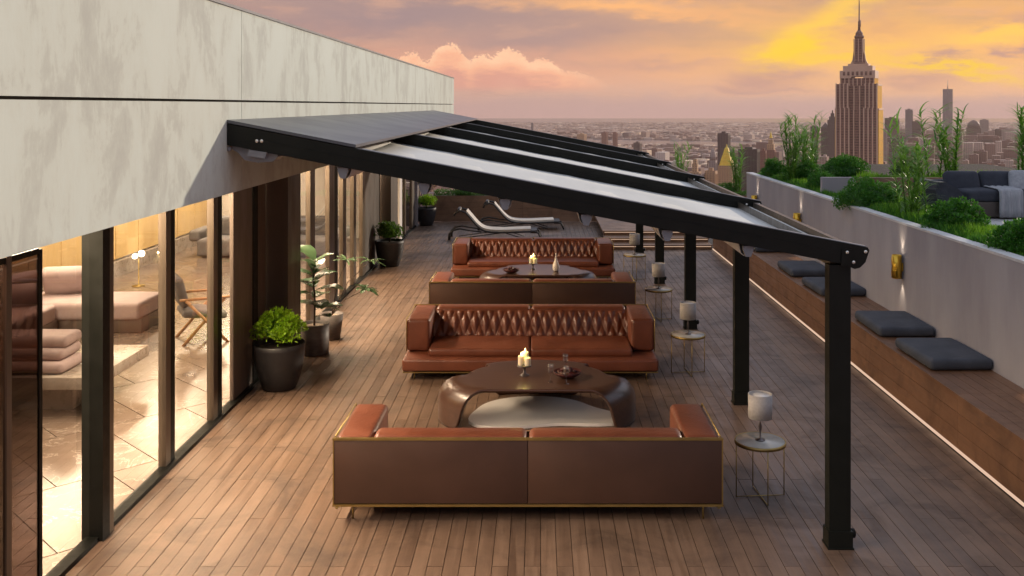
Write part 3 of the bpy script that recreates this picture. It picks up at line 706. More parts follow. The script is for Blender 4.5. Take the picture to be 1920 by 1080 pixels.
# ================================================================== PENTHOUSE BUILDING
FX, FZ0, FZ1, FY1 = -2.32, 2.64, 4.04, 26.4
bld = thing('penthouse', 'cream plaster penthouse with a glass front on the left of the deck', 'building', (GLX, 4, 0))
def bpart(name, m, x0, x1, y0, y1, z0, z1, label=None):
    return MB().box(x0-GLX, x1-GLX, y0-4, y1-4, z0, z1).build(name, m, bld, label=label)
JZ, JY = 3.335, 7.53
for (ya, yb, k) in ((1.0, JY-.004, 0), (JY+.004, FY1, 1)):
    bpart('facade_panel', M_plaster, FX-.05, FX, ya, yb, JZ+.008, FZ1)
    bpart('facade_panel', M_plaster, FX-.05, FX, ya, yb, FZ0, JZ-.008)
bpart('joint_backing', M_grout, FX-.12, FX-.052, 1, FY1-.01, FZ0+.01, FZ1-.01)
bpart('roof', M_render, -10.5, FX-.125, 1, FY1, 3.2, 4.02)
bpart('roof_edge', M_greyplastic, FX-.14, FX+.012, 1, FY1+.01, FZ1+.001, FZ1+.022)
bpart('ceiling', M_white_wall, -8.3, FX-.125, 1, FY1, FZ0+.02, FZ0+.12)
bpart('end_wall', M_render, -8.3, -3.30, 26.3, FY1-.01, 0, FZ0)
bpart('end_column', M_white_wall, -3.42, -2.98, 28.2, 28.6, 0, 2.6) if False else None
bpart('back_wall', M_white_wall, -8.35, -8.2, 1, 26.3, 0, FZ0)
bpart('far_wall', M_white_wall, -8.199, -3.5, 24.0, 24.12, 0, FZ0)
bpart('near_wall', M_taupe, -8.199, -3.5, 1.0, 1.1, 0, FZ0)
i = 0; yy = 8.0
while yy < 23.9:
    bpart('wall_panel', M_gold_panel, -8.199, -8.15, yy, yy+1.02, .34, FZ0); yy += 1.06; i += 1
bpart('skirting', M_stone, -8.199, -8.08, 8, 23.95, 0, .30)
bpart('sill_track', M_black, GLX-.03, GLX+.07, 3.4, FY1, 0, .035)
bpart('head_track', M_black, GLX-.03, GLX+.05, 3.4, FY1, FZ0-.06, FZ0)
def zat(px, X=GLX): return -X*F/(VX-px)
# black front post with bright side
bpart('column', M_black, -3.46, -3.30, 7.30, 7.42, 0, FZ0, 'black column'); bpart('column_edge', M_bronze, -3.37, -3.305, 7.422, 7.50, 0, FZ0)
def mull(px0, px1, m=M_bronze, x0=GLX-.04, x1=GLX+.03): bpart('mullion', m, x0, x1, zat(px0), zat(px1), .035, FZ0-.06)
for a, b_ in ((305, 314), (395, 403), (578, 587), (614, 624), (640, 646), (660, 665), (677, 682), (757, 759), (770, 772), (785, 787)): mull(a, b_)
mull(314.5, 322, M_black); mull(403.5, 411, M_black); mull(624.5, 630, M_black)
bpart('solid_panel', M_taupe, GLX-.02, GLX+.02, zat(434), zat(470), .035, FZ0-.06); mull(470.5, 479, M_black)
bpart('solid_panel', M_taupe, GLX-.02, GLX+.02, zat(479.5), zat(495), .035, FZ0-.06)
bpart('pillar', M_taupe_d, -3.45, -3.11, 11.96, 12.6, 0, FZ0); bpart('pillar', M_taupe_d, -3.45, -3.16, zat(712), zat(712)+1.0, 0, FZ0)
bpart('solid_panel', M_taupe_d, GLX-.02, GLX+.02, zat(683), zat(711), .035, FZ0-.06)
bpart('pale_column', M_white_wall, GLX-.1, GLX+.10, 22.9, 23.3, 0, FZ0)
bpart('solid_panel', M_taupe_d, GLX-.02, GLX+.02, zat(772.5), zat(784.5), .035, FZ0-.06)
edges = [(5.2, 6.08), (6.56, 7.30), (7.50, zat(305)), (zat(322), zat(395)), (zat(411), zat(434)), (12.6, zat(578)), (zat(587), zat(614)), (zat(630), zat(640)),
         (zat(646), zat(660)), (zat(665), zat(677)), (21.9, 22.9), (23.3, zat(757)), (zat(759), zat(770)), (zat(787), 26.3)]
for a, b_ in edges:
    MB().box(0-.006, .0, a-4+.002, b_-4-.002, .036, FZ0-.061).build('window_pane', M_glass, bld)
MB().box(.02, .028, 4.9-4, 6.50-4, .05, 2.30).build('window_pane', M_tint, bld, label='dark tinted sliding pane')
q = MB(); q.box(.015, .035, 6.50-4, 6.54-4, .04, 2.33); q.box(.015, .035, 4.9-4, 6.499-4, 2.301, 2.34); q.build('pane_frame', M_black, bld)
bpart('mullion', M_bronze, GLX-.05, GLX+.04, 6.09, 6.15, .035, FZ0-.06)
# lights in the ceiling
for (xx, w_, m_, e_, colr) in ((-3.66, .16, M_strip, 420, (1, .77, .54)),):
    for ya, yb in ((3.6, 7.2), (7.6, 11.8), (12.7, 16.9), (17.2, 21.4)):
        bpart('ceiling_light', m_, xx-w_/2, xx+w_/2, ya, yb, FZ0+.004, FZ0+.018)
        li = bpy.data.lights.new('lamp', 'AREA'); li.shape = 'RECTANGLE'; li.size = w_; li.size_y = yb-ya; li.energy = e_*(yb-ya)/4; li.color = colr
        lo = bpy.data.objects.new('lamp', li); COL.objects.link(lo); lo.parent = bld; lo.location = (xx-GLX, (ya+yb)/2-4, FZ0-.002); lo.rotation_euler = (0, -R(24), 0); lo.location.z = FZ0-.045; li.spread = R(135)
for yy in (10.5, 14.5, 18.5, 22.0):
    li = bpy.data.lights.new('lamp', 'AREA'); li.shape = 'RECTANGLE'; li.size = .35; li.size_y = 2.8; li.energy = 165; li.color = (1, .80, .56)
    bpart('ceiling_light', M_strip, -7.27, -6.93, yy-1.4, yy+1.4, FZ0+.004, FZ0+.018)
    lo = bpy.data.objects.new('lamp', li); COL.objects.link(lo); lo.parent = bld; lo.location = (-7.1-GLX, yy-4, FZ0-.002)

# inside floor of staggered stone tiles laid on the diagonal
ifl = setting('indoor_floor')
MB().box(-8.2, GLX-.03, 1.1, 24, -.2, -.003).build('screed', M_grout, ifl)
def clip_poly(poly, x0, x1, y0, y1):
    def cl(p, ins, inter):
        out = []
        for i in range(len(p)):
            a, b = p[i], p[(i+1) % len(p)]
            if ins(a):
                out.append(a)
                if not ins(b): out.append(inter(a, b))
            elif ins(b): out.append(inter(a, b))
        return out
    def ix(v): return lambda a, b: (v, a[1]+(b[1]-a[1])*(v-a[0])/(b[0]-a[0]))
    def iy(v): return lambda a, b: (a[0]+(b[0]-a[0])*(v-a[1])/(b[1]-a[1]), v)
    for ins, it in ((lambda p: p[0] >= x0, ix(x0)), (lambda p: p[0] <= x1, ix(x1)), (lambda p: p[1] >= y0, iy(y0)), (lambda p: p[1] <= y1, iy(y1))):
        if poly: poly = cl(poly, ins, it)
    return poly
for ka in range(-4, 14):
    for kb in range(-12, 20):
        a0, a1 = 10.63+1.86*ka+.008, 10.63+1.86*(ka+1)-.008; sh = .61 if ka % 2 else 0
        b0, b1 = 3.55+1.24*kb+sh+.008, 3.55+1.24*(kb+1)+sh-.008
        # a = y-x, b = y+x
        poly = [((b-a)/2, (a+b)/2) for a, b in ((a0, b0), (a0, b1), (a1, b1), (a1, b0))]
        poly = clip_poly(poly, -8.19, GLX-.035, 5.0, 23.99)
        if len(poly) >= 3:
            ar = sum(poly[i][0]*poly[(i+1) % len(poly)][1]-poly[(i+1) % len(poly)][0]*poly[i][1] for i in range(len(poly)))
            if abs(ar) < .01: continue
            if ar < 0: poly = poly[::-1]
            MB().prism(poly, 'z', -.002, .008).build('floor_tile', M_tile, ifl)

# pink sofa inside
ps = thing('corner_sofa', 'low dusty pink L shaped sofa inside, behind the black column', 'sofa', (-6.8, 13.9, 0))
rbox('base', M_taupe, (1.9, .84, .20), ps, (.1, .48, .11), .01, 2); rbox('base', M_taupe, (.9, 2.9, .20), ps, (-.60, -1.42, .11), .01, 2)
rbox('seat', M_pink, (1.98, .94, .24), ps, (.04, .48, .32), .05, 4, None, .02); rbox('seat', M_pink, (.96, 2.9, .24), ps, (-.62, -1.47, .32), .05, 4, None, .02)
for (x, y, z, rx, rz, w) in ((-.35, .66, .66, -.95, .25, .62), (-.9, .30, .62, -1.0, .9, .62), (-.62, -.15, .58, -.8, .5, .52)):
    c = rbox('pillow', M_pink, (w, w*.8, .16), None, (-6.8+x, 13.9+y, z), .07, 4, (rx, 0, rz), .05)
    tag(c, {.66: 'big pink pillow leaning at the back of the indoor corner sofa', .62: 'pink pillow leaning at the left of the indoor corner sofa', .58: 'smaller pink pillow lying in front of the others on the indoor sofa'}[z], 'pillow')
sb_ = thing('stone_table', 'low cantilevered beige stone table behind the window glass', 'table', (-5.4, 10.8, 0))
rbox('slab', M_stone, (1.5, 1.4, .13), sb_, (.0, 0, .385), .006, 2); rbox('support', M_stone, (.9, .9, .31), sb_, (-.1, .1, .158), .006, 2)
for i, (z, w, lab) in enumerate(((.515, 1.05, 'lowest of three pink bolsters stacked on the stone table'), (.645, .98, 'middle of three pink bolsters stacked on the stone table'), (.765, 1.0, 'topmost pink bolster stacked on the stone table'))):
    c = rbox('bolster', M_pink, (w, .5-.04*i, .125), None, (-5.55, 10.45+.02*i, z), .055, 4, (0, 0, .03*i-.03), .006); tag(c, lab, 'bolster', 'pink bolsters on the stone table')
gs = thing('grey_sofa', 'long grey sofa against the white wall inside', 'sofa', (-5.9, 21.3, 0))
rbox('seat', M_greyfab, (3.0, .95, .36), gs, (0, 0, .22), .06, 4, None, .02); rbox('backrest', M_greyfab, (3.0, .26, .44), gs, (0, .40, .60), .08, 4)
rbox('armrest', M_greyfab, (.24, .93, .24), gs, (1.55, 0, .48), .06, 4); rbox('armrest', M_greyfab, (.24, .93, .24), gs, (-1.55, 0, .48), .06, 4)
# wooden cross-leg armchair
ac = thing('cross_leg_chair', 'wooden cross-leg armchair with grey sling behind the window', 'chair', (-4.75, 13.6, 0), .5)
for sy in (-1, 1):
    q = MB(); q.tube([(-.30, sy*.30, 0), (.26, sy*.30, .62)], .022, 6); q.build('leg', M_oak, ac)
    q = MB(); q.tube([(.30, sy*.33, 0), (-.26, sy*.33, .62)], .022, 6); q.build('leg', M_oak, ac)
    MB().tube([(-.34, sy*.315, .635), (.34, sy*.315, .635)], .02, 6).build('armrest', M_oak, ac)
rbox('seat', M_greyfab, (.6, .56, .10), ac, (0, 0, .40), .04, 3, (0, .12, 0), .01); rbox('backrest', M_greyfab, (.12, .56, .42), ac, (-.30, 0, .72), .05, 3, (0, -.25, 0))
fl = thing('floor_lamp', 'small two globe lamp on a stand near the ochre wall', 'lamp', (-7.3, 17.6, 0))
MB().lathe([(.12, 0), (.12, .02), (.012, .03), (.010, .50)], 14).build('stand', M_brass, fl)
MB().lathe([(.005, -.06), (.045, -.045), (.06, 0), (.045, .045), (.005, .06)], 14, (.05, 0, .60)).build('globe', M_lamp, fl)
MB().lathe([(.005, -.05), (.04, -.035), (.05, 0), (.04, .035), (.005, .05)], 14, (-.07, 0, .55)).build('globe', M_lamp, fl)

# ================================================================== PERGOLA
PX0, PXE = FX, 2.46
SL = .193
RY = [7.17, 10.63, 14.22, 17.85, 21.4]
PZ = 3.165
def rz_(x): return PZ-SL*(x-PX0)           # top line of a rafter
per = thing('pergola', 'dark metal lean-to pergola with pale fabric roof over the sofas', 'pergola', (0, RY[0], 0))
RH, RW = .158, .09
def rafter(i, y):
    q = MB(); pts = []
    top = [(PX0+.004, rz_(PX0)), (PXE-.012, rz_(PXE-.012)), (PXE, rz_(PXE)-.02)]
    bot = [(PXE-.03, rz_(PXE)-RH+.05), (PXE-.07, rz_(PXE)-RH+.01), (PXE-.11, rz_(PXE)-RH-.0), (PXE-.2, rz_(PXE-.2)-RH), (PX0+.004, rz_(PX0)-RH)]
    poly = top+bot
    q.prism([(p[0], p[1]) for p in poly], 'y', y-RY[0], y-RY[0]+RW)
    r = q.build('rafter', M_alu, per)
    # raised lower lip and top cover strip
    q = MB(); q.prism([(PX0+.24, rz_(PX0+.24)-.075), (PXE-.40, rz_(PXE-.40)-.075), (PXE-.30, rz_(PXE-.30)-.082), (PXE-.30, rz_(PXE-.30)-RH+.004), (PX0+.02, rz_(PX0+.02)-RH+.004), (PX0+.02, rz_(PX0+.02)-RH+.03), (PX0+.24, rz_(PX0+.24)-.10)][::-1], 'y', y-RY[0]-.007, y-RY[0]-.001)
    q.build('side_profile', M_alu, r)
    q = MB(); q.prism([(PX0+1.0, rz_(PX0+1.0)+.001), (PXE-.02, rz_(PXE-.02)+.001), (PXE-.02, rz_(PXE-.02)+.006), (PX0+1.0, rz_(PX0+1.0)+.006)], 'y', y-RY[0]+.012, y-RY[0]+RW-.012)
    q.build('cover_strip', M_greyplastic, r)
    for (x, dz) in ((PX0+.225, .085), (PX0+.26, .078), (PXE-.15, .075), (PXE-.03, .035), (PXE-.12, .13)):
        MB().lathe([(.0005, 0), (.011, 0), (.013, .003), (.013, .006), (.0005, .007)][::1], 10).build('screw', M_screw, r, (x, y-RY[0]-.001, rz_(x)-dz), (R(90), 0, 0))
for i, y in enumerate(RY): rafter(i, y)
PXC = 2.165
for i, y in enumerate(RY):
    zt = rz_(PXC)-RH-.0
    y0_ = y-RY[0]-.0
    q = MB(); q.box(PXC-.0, PXC+.160, y0_+.012, y0_+.125, .0, zt-.03); p = q.build('post', M_alu, per)
    MB().box(PXC-.010, PXC+.172, y0_-.002, y0_+.140, .001, .13).build('foot_cover', M_alu, p)
    MB().box(PXC-.016, PXC+.178, y0_-.012, y0_+.15, .0005, .012).build('base_plate', M_alu, p)
    MB().lathe([(.0005, 0), (.03, 0), (.034, .01), (.034, .03), (.024, .036), (.0005, .036)], 14).build('drain_cap', M_black, p, (PXC+.171, y0_+.06, .095), (0, R(90), 0))
    q = MB(); q.prism([(PXC+.08, zt-.032), (PXC+.160, zt-.032), (PXC+.160, zt+.09), (PXC+.09, zt+.09)], 'y', y0_-.012, y0_-.002); q.build('bracket', M_alu, p)
    MB().lathe([(.0005, 0), (.012, 0), (.012, .006), (.0005, .007)], 10).build('screw', M_screw, p, (PXC+.125, y0_-.013, zt+.07), (R(90), 0, 0))
# gutter beam on the posts
for i in range(4):
    q = MB(); ya, yb = RY[i]-RY[0]+RW+.004, RY[i+1]-RY[0]-.012
    zt = rz_(PXC)-RH-.03
    q.prism([(PXC+.03, zt-.02), (PXC+.21, zt-.02), (PXC+.24, zt+.12), (PXC+.20, zt+.12), (PXC+.18, zt+.02), (PXC+.05, zt+.02), (PXC+.03, zt+.13)], 'y', ya, yb); q.build('gutter', M_bronze, per)  # bronze colour stands in for warm indoor light reflected on the dark gutter
# roof sheets beside the wall
q0 = 0
ys = [RY[0]+.0]
yy = RY[0]
seams = [RY[0], 8.54, 9.95, 11.36, 12.77, 14.18, 15.6, 17.0, 18.45, 19.9, RY[4]+RW]
for a, b_ in zip(seams[:-1], seams[1:]):
    xa, xb = PX0+.003, PX0+.96
    MB().prism([(xa, rz_(xa)+.008), (xb, rz_(xb)+.008), (xb, rz_(xb)+.03), (xa, rz_(xa)+.03)], 'y', a-RY[0]+.0015, b_-RY[0]-.0015).build('roof_sheet', M_cover, per)
MB().box(PX0+.002, PX0+.09, .101, RY[4]-RY[0]+.09, PZ-.155, PZ-.03).build('wall_rail', M_alu, per)
# fabric with hanging folds, one bay at a time
NP = 6
folds = [PX0+.86+ i*.605 for i in range(NP)]
for i in range(4):
    ya, yb = RY[i]-RY[0]+RW+.003, RY[i+1]-RY[0]-.010
    line = []
    dz = RH-.02
    x = PX0+.93
    line.append((PX0+.55, rz_(PX0+.55)-.05))
    for xf in folds:
        if xf > PX0+.7:
            line += [(xf-.10, rz_(xf-.10)-dz+.0), (xf-.055, rz_(xf)-dz-.02), (xf-.04, rz_(xf)-dz-.085), (xf-.02, rz_(xf)-dz-.105), (xf+.015, rz_(xf)-dz-.105), (xf+.035, rz_(xf)-dz-.085), (xf+.055, rz_(xf)-dz-.02), (xf+.10, rz_(xf+.10)-dz)]
            # top skin bridges the fold
    line.append((PXC-.02, rz_(PXC-.02)-dz+.0)); line.append((PXC+.16, rz_(PXC+.16)-dz+.06))
    q = MB(); n = len(line); vs = [(p[0], ya, p[1]) for p in line]+[(p[0], yb, p[1]) for p in line]
    q.add(vs, [(k, k+1, n+k+1, n+k) for k in range(n-1)], True)
    o = q.build('fabric_folds', M_fabric, per); sm = o.modifiers.new('s', 'SOLIDIFY'); sm.thickness = .004
    xa, xb = PX0+.70, PXC+.10
    sag = [(xa+(xb-xa)*k/30, rz_(xa+(xb-xa)*k/30)-dz+.012-.006*abs(math.sin(k*math.pi/5))) for k in range(31)]
    vs = []; NY = 6
    for j in range(NY+1):
        for k, p in enumerate(sag): vs.append((p[0], ya+(yb-ya)*j/NY, p[1]-.012*math.sin(math.pi*j/NY)+.004))
    q = MB(); q.add(vs, [(j*31+k, j*31+k+1, (j+1)*31+k+1, (j+1)*31+k) for j in range(NY) for k in range(30)], True)
    o = q.build('roof_fabric', M_fabric, per); sm = o.modifiers.new('s', 'SOLIDIFY'); sm.thickness = .003
# carriers of the fold rods, hung below the first rafter
for xf in folds:
    for i in (0,):
        z = rz_(xf)-RH
        q = MB(); q.prism([(xf-.038, z-.004), (xf+.038, z-.004), (xf+.04, z-.03), (xf+.018, z-.085), (xf-.018, z-.085), (xf-.04, z-.03)][::-1], 'y', .02, .06); q.build('carrier', M_greyplastic, per)
# drive housing by the wall
z = PZ-RH
q = MB(); q.prism([(PX0+.02, z-.01), (PX0+.36, z-.055), (PX0+.37, z-.09), (PX0+.33, z-.125), (PX0+.22, z-.135), (PX0+.12, z-.115), (PX0+.07, z-.06), (PX0+.02, z-.03)][::-1], 'y', .045, .22); q.build('motor_housing', M_greyplastic, per)
q = MB(); q.prism([(PX0+.17, z-.035), (PX0+.30, z-.055), (PX0+.285, z-.10), (PX0+.155, z-.08)][::-1], 'y', -.01, .03); q.build('motor_cap', M_greyplastic, per)
MB().lathe([(.0005, 0), (.018, 0), (.018, .02), (.0005, .02)], 12).build('bolt', M_greyplastic, per, (PX0+.012, .03, z-.03), (R(90), 0, 0))

# ================================================================== SOFAS
SW, SD, SH = 3.08, 1.24, .675     # faces -Y (towards the camera) when unrotated; origin at the centre of the seat front
def make_sofa(label):
    t = thing('leather_sofa', label, 'sofa', (0, 0, 0), 0, 'tufted cognac leather sofas under the pergola')
    rbox('seat_base', M_leather, (SW, .98, .155), t, (0, .49, .185), .035, 5)
    for s in (-1, 1): rbox('seat_cushion', M_leather, ((SW-.60)/2-.004, .70, .10), t, (s*(SW-.60)/4, .48, .305), .035, 5, None, .018)
    for s in (-1, 1):
        ax_, ay_ = s*(SW/2-.155), .775; a = rbox('armrest', M_leather, (.29, .875, .40), t, (ax_, ay_, .47), .045, 5)
        q = MB(); x = s*(SW/2-.012); q.tube([(x-ax_, .345-ay_, .27-.47), (x-ax_, .345-ay_, .655-.47), (x-ax_, .36-ay_, .672-.47), (x-ax_, SD-.03-ay_, .672-.47)], .006, 6); q.build('brass_piping', M_brass, a)
    # tufted backrest
    nx, nz = 228, 26; w = SW-.60; vs, fs = [], []; cols = 19
    for j in range(nz+1):
        v = j/nz
        for i in range(nx+1):
            u = i/nx; x = -w/2+w*u
            cu = u*cols
            dd = 0
            a1 = cu+v*1.0; a2 = cu-v*1.0
            d1 = abs(a1-round(a1)); d2 = abs(a2-round(a2))
            puff = min(1, (d1*2)**.55*1.0)*min(1, (d2*2)**.55)
            env = min(1, v*6, (1-v)*4.0)**.6
            dep = .066*puff*env
            yb = 1.00-.20+.20*v+.02; zb = .34+.33*v
            roll = max(0, v-.86)/.14
            vs.append((x, yb-dep-.02+.05*roll**2, zb-.012*roll**2))
    for j in range(nz):
        for i in range(nx): fs.append((j*(nx+1)+i, j*(nx+1)+i+1, (j+1)*(nx+1)+i+1, (j+1)*(nx+1)+i))
    q = MB(); q.add(vs, fs, True); q.build('tufted_cushion', M_leather, t)
    for s in (-1, 1): rbox('back_roll', M_leather, (w/2-.003, .245, .20), t, (s*w/4, 1.105, .582), .06, 5)
    # tuft buttons
    q = MB()
    for i in range(1, 2*cols):
        u = i/(2*cols); v = .5
        if i % 2 == 0 : q.lathe([(.012, -.006), (.010, .004), (.002, .008)], 8, (-w/2+w*u, .885, .52))
    # back panels in darker hide, seam between
    for s in (-1, 1): rbox('back_panel', M_leather_back, (SW/2-.004, .02, .50), t, (s*SW/4, SD-.008, .40), .004, 2)
    MB().box(-SW/2+.01, SW/2-.01, SD-.13, SD-.02, .125, .60).build('back_board', M_leather, t)
    q = MB(); q.box(-SW/2-.006, SW/2+.006, SD-.022, SD+.008, .652, .668); q.build('top_rail', M_brass, t)
    q = MB(); q.box(-SW/2-.006, SW/2+.006, SD-.022, SD+.008, .128, .146); q.build('bottom_rail', M_brass, t)
    for s in (-1, 1):
        MB().box(s*(SW/2-.001)-.005, s*(SW/2-.001)+.005, SD-.004, SD+.005, .147, .651).build('corner_trim', M_brass, t)
        MB().box(s*(SW/2-.02)-.012, s*(SW/2-.02)+.012, .03, SD-.03, .098, .106).build('side_rail', M_brass, t)
    MB().box(-SW/2+.01, SW/2-.01, .01, .03, .097, .106).build('front_rail', M_brass, t)
    for s in (-1, 1):
        for y in (.10, SD-.08): MB().tube([(s*(SW/2-.14), y, .0), (s*(SW/2-.14), y, .13)], .008, 8).build('leg', M_brass, t)
    return t
s2 = make_sofa('brown leather sofa facing the camera behind the table with glasses'); s2.location = (-.10, 11.54, 0)
CX = -.085
def place(lab, x, y, rz):
    o = copy_tree(s2); o['label'] = lab; o.location = (x, y, 0); o.rotation_euler = (0, 0, rz); return o
place('nearest leather sofa, seen from behind with its dark back panels', CX, 7.63+SD, math.pi)
place('leather sofa seen from behind in the middle of the row', CX-.01, 14.40+SD, math.pi)
place('farthest leather sofa, facing the camera before the sun loungers', CX-.02, 18.0, 0)

# ================================================================== COFFEE TABLES
def make_table(label):
    t = thing('coffee_table', label, 'table', (0, 0, 0), 0, 'curved walnut coffee tables')
    H, rb_, L0_ = .42, .21, .77
    Lmax = L0_+rb_*math.pi/2+(H-rb_)
    NT_, NR = 240, 40
    def ss(x, a, b):
        t_ = max(0, min(1, (x-a)/(b-a))); return t_*t_*t_*(t_*(6*t_-15)+10)
    def Rf(th):
        d = math.degrees(abs((th+math.pi/2+math.pi) % (2*math.pi)-math.pi))     # angle away from the front
        if d < 104: return .60/max(.62, math.cos(math.radians(d)))*(1-ss(d, 38, 56))+Lmax*ss(d, 38, 56)*(1-ss(d, 80, 100))+.70*ss(d, 80, 100)
        return .70*(1-ss(d, 132, 158))+Lmax*ss(d, 132, 158)
    vs = [(0, 0, H)]; fs = []
    for i in range(NT_):
        th = 2*math.pi*i/NT_; Rm = Rf(th)
        for j in range(1, NR+1):
            L = Rm*j/NR
            if L < L0_: r, z = L, H
            elif L < L0_+rb_*math.pi/2:
                ph = (L-L0_)/rb_; r = L0_+rb_*math.sin(ph); z = H-rb_*(1-math.cos(ph))
            else: r, z = L0_+rb_, H-rb_-(L-L0_-rb_*math.pi/2)
            vs.append((r*math.cos(th), r*math.sin(th)*(.74 if math.sin(th) < 0 else .82), max(z, .002)))
    for i in range(NT_):
        i2 = (i+1) % NT_
        fs.append((0, 1+i*NR, 1+i2*NR))
        for j in range(NR-1): fs.append((1+i*NR+j, 1+i*NR+j+1, 1+i2*NR+j+1, 1+i2*NR+j))
    q = MB(); q.add(vs, fs, True); o = q.build('curved_top', M_table, t); sm = o.modifiers.new('s', 'SOLIDIFY'); sm.thickness = .035; sm.offset = -1; sm.use_even_offset = True
    # pale base sheet under the top
    pl = []
    for i in range(60):
        th = 2*math.pi*i/60; rr = .56+.26*math.exp(-((abs((th-R(228)+math.pi) % (2*math.pi)-math.pi))/.55)**2)+.42*math.exp(-((abs((th-R(333)+math.pi) % (2*math.pi)-math.pi))/.42)**2)
        pl.append((rr*math.cos(th)-.02, rr*math.sin(th)*.8+.12))
    MB().prism(pl, 'z', .003, .035).build('base', M_white_lac, t, label='white base plate')
    return t
tb1 = make_table('curved walnut coffee table with candles and wine glasses'); tb1.location = (-.02, 10.25, 0); tb1.scale = (1.07, 1.04, 1)
tb2 = copy_tree(tb1); tb2['label'] = 'curved walnut coffee table farther back with a white vase'; tb2.location = (-.01, 16.85, 0); tb2.scale = (1.07, 1.04, 1)

TT = .4205
def candles(x, y, lab):
    t = thing('candle_stand', lab, 'candles', (x, y, TT), 0, 'candle stands on the coffee tables')
    MB().lathe([(.055, 0), (.052, .006), (.018, .02), (.012, .05), (.016, .08), (.045, .095), (.078, .10), (.078, .108), (.01, .108)], 24).build('stand', M_pewter, t)
    for (dx, dy, r, h, fl_) in ((-.034, .0, .034, .10, 1), (.008, .035, .035, .135, 1), (.035, -.022, .034, .085, 0)):
        c = MB().lathe([(r*.98, 0), (r, .006), (r, h-.006), (r*.93, h), (r*.6, h-.005), (.002, h-.008)], 18, (dx, dy, .109)).build('candle', M_wax, t)
        MB().tube([(dx, dy, .109+h-.006), (dx, dy, .109+h+.008)], .0012, 5).build('wick', M_black, c)
        if fl_:
            MB().lathe([(.001, 0), (.005, .008), (.006, .014), (.003, .026), (.0006, .036)], 8, (dx, dy, .109+h+.002)).build('flame', M_flame, c)
    pl_ = bpy.data.lights.new('lamp', 'POINT'); pl_.energy = 2.2; pl_.color = (1, .74, .22); pl_.shadow_soft_size = .012
    po = bpy.data.objects.new('lamp', pl_); COL.objects.link(po); po.parent = t; po.location = (-.012, -.012, .30)
def bowl(x, y, lab):
    t = thing('bowl', lab, 'bowl', (x, y, TT), 0, 'dark red bowls on the coffee tables')
    MB().lathe([(.05, 0), (.09, .012), (.135, .04), (.152, .066), (.147, .068), (.125, .045), (.08, .022), (.002, .016)], 28).build('dish', M_bowl, t)
    q = MB(); rr = random.Random(5)
    for i in range(46):
        a = rr.uniform(0, 6.28); r = rr.uniform(0, .115); z = .03+.055*(1-(r/.12)**2)+rr.uniform(0, .01)
        s = rr.uniform(.012, .02)
        q.lathe([(.001, -s), (s*.8, -s*.5), (s, 0), (s*.75, s*.55), (.001, s)], 7, (r*math.cos(a), r*math.sin(a), z))
    q.build('dried_pods', M_bowl, t)
def wine(x, y, lab):
    t = thing('wine_glass', lab, 'wine glass', (x, y, TT), 0, 'wine glasses on the near coffee table')
    MB().lathe([(.030, 0), (.030, .002), (.004, .006), (.003, .075), (.008, .084)], 16).build('stem', M_wine, t)
    q = MB(); q.lathe([(.006, .084), (.024, .098), (.032, .125), (.030, .155), (.025, .185), (.0235, .185), (.0285, .155), (.0305, .125), (.0225, .1), (.004, .088)], 18); q.build('cup', M_wine, t)
candles(-.152, 10.30, 'candle stand with three ivory candles on the near coffee table'); candles(-.10, 16.95, 'candle stand with ivory candles on the farther coffee table')
bowl(.305, 10.22, 'dark red bowl behind the wine glasses on the near coffee table'); bowl(-.47, 16.6, 'dark red bowl left of the candles on the farther coffee table')
wine(.125, 10.05, 'leftmost of three wine glasses, left of the bowl'); wine(.285, 9.98, 'wine glass in front of the dark red bowl'); wine(.29, 10.47, 'wine glass standing behind the dark red bowl')
vt = thing('vase', 'slender white ceramic vase on the farther coffee table', 'vase', (.30, 16.75, TT))
MB().lathe([(.035, 0), (.05, .02), (.062, .07), (.05, .13), (.024, .19), (.014, .25), (.012, .30), (.017, .315), (.012, .31), (.008, .26)], 24).build('body', M_ceramic, vt)

# ================================================================== SIDE TABLES AND LAMPS
def make_side(label):
    t = thing('side_table', label, 'side table', (0, 0, 0), 0, 'round brass side tables right of the sofas')
    r, h = .214, .477
    MB().lathe([(r-.012, h-.028), (r, h-.028), (r, h), (r-.010, h), (r-.010, h-.006), (.001, h-.006)], 40).build('rim', M_brass, t)
    MB().lathe([(.001, h-.0055), (r-.0105, h-.0055), (r-.0105, h-.001), (.001, h-.001)], 40).build('top', M_marble, t)
    for k in range(4):
        a = k*math.pi/2; x, y = (r-.008)*math.cos(a), (r-.008)*math.sin(a); MB().tube([(x, y, .004), (x, y, h-.029)], .0045, 6).build('leg', M_brass, t)
    for k in range(2):
        a = k*math.pi/2; x, y = (r-.012)*math.cos(a), (r-.012)*math.sin(a); MB().tube([(-x, -y, .008), (x, y, .008)], .0042, 6).build('cross_bar', M_brass, t)
    return t
def make_lamp(label):
    t = thing('table_lamp', label, 'table lamp', (0, 0, 0), 0, 'linen shaded lamps on the side tables')
    MB().lathe([(.040, 0), (.040, .006), (.008, .012), (.005, .05), (.012, .09), (.014, .12), (.006, .15), (.004, .20)], 18).build('stem', M_pewter, t)
    q = MB(); q.lathe([(.098, .19), (.100, .19), (.100, .392), (.097, .392), (.097, .19)], 36); q.build('shade', M_shade, t)
    MB().lathe([(.001, .376), (.0965, .376), (.0965, .380), (.001, .380)], 30).build('diffuser', M_white_lac, t)
    return t
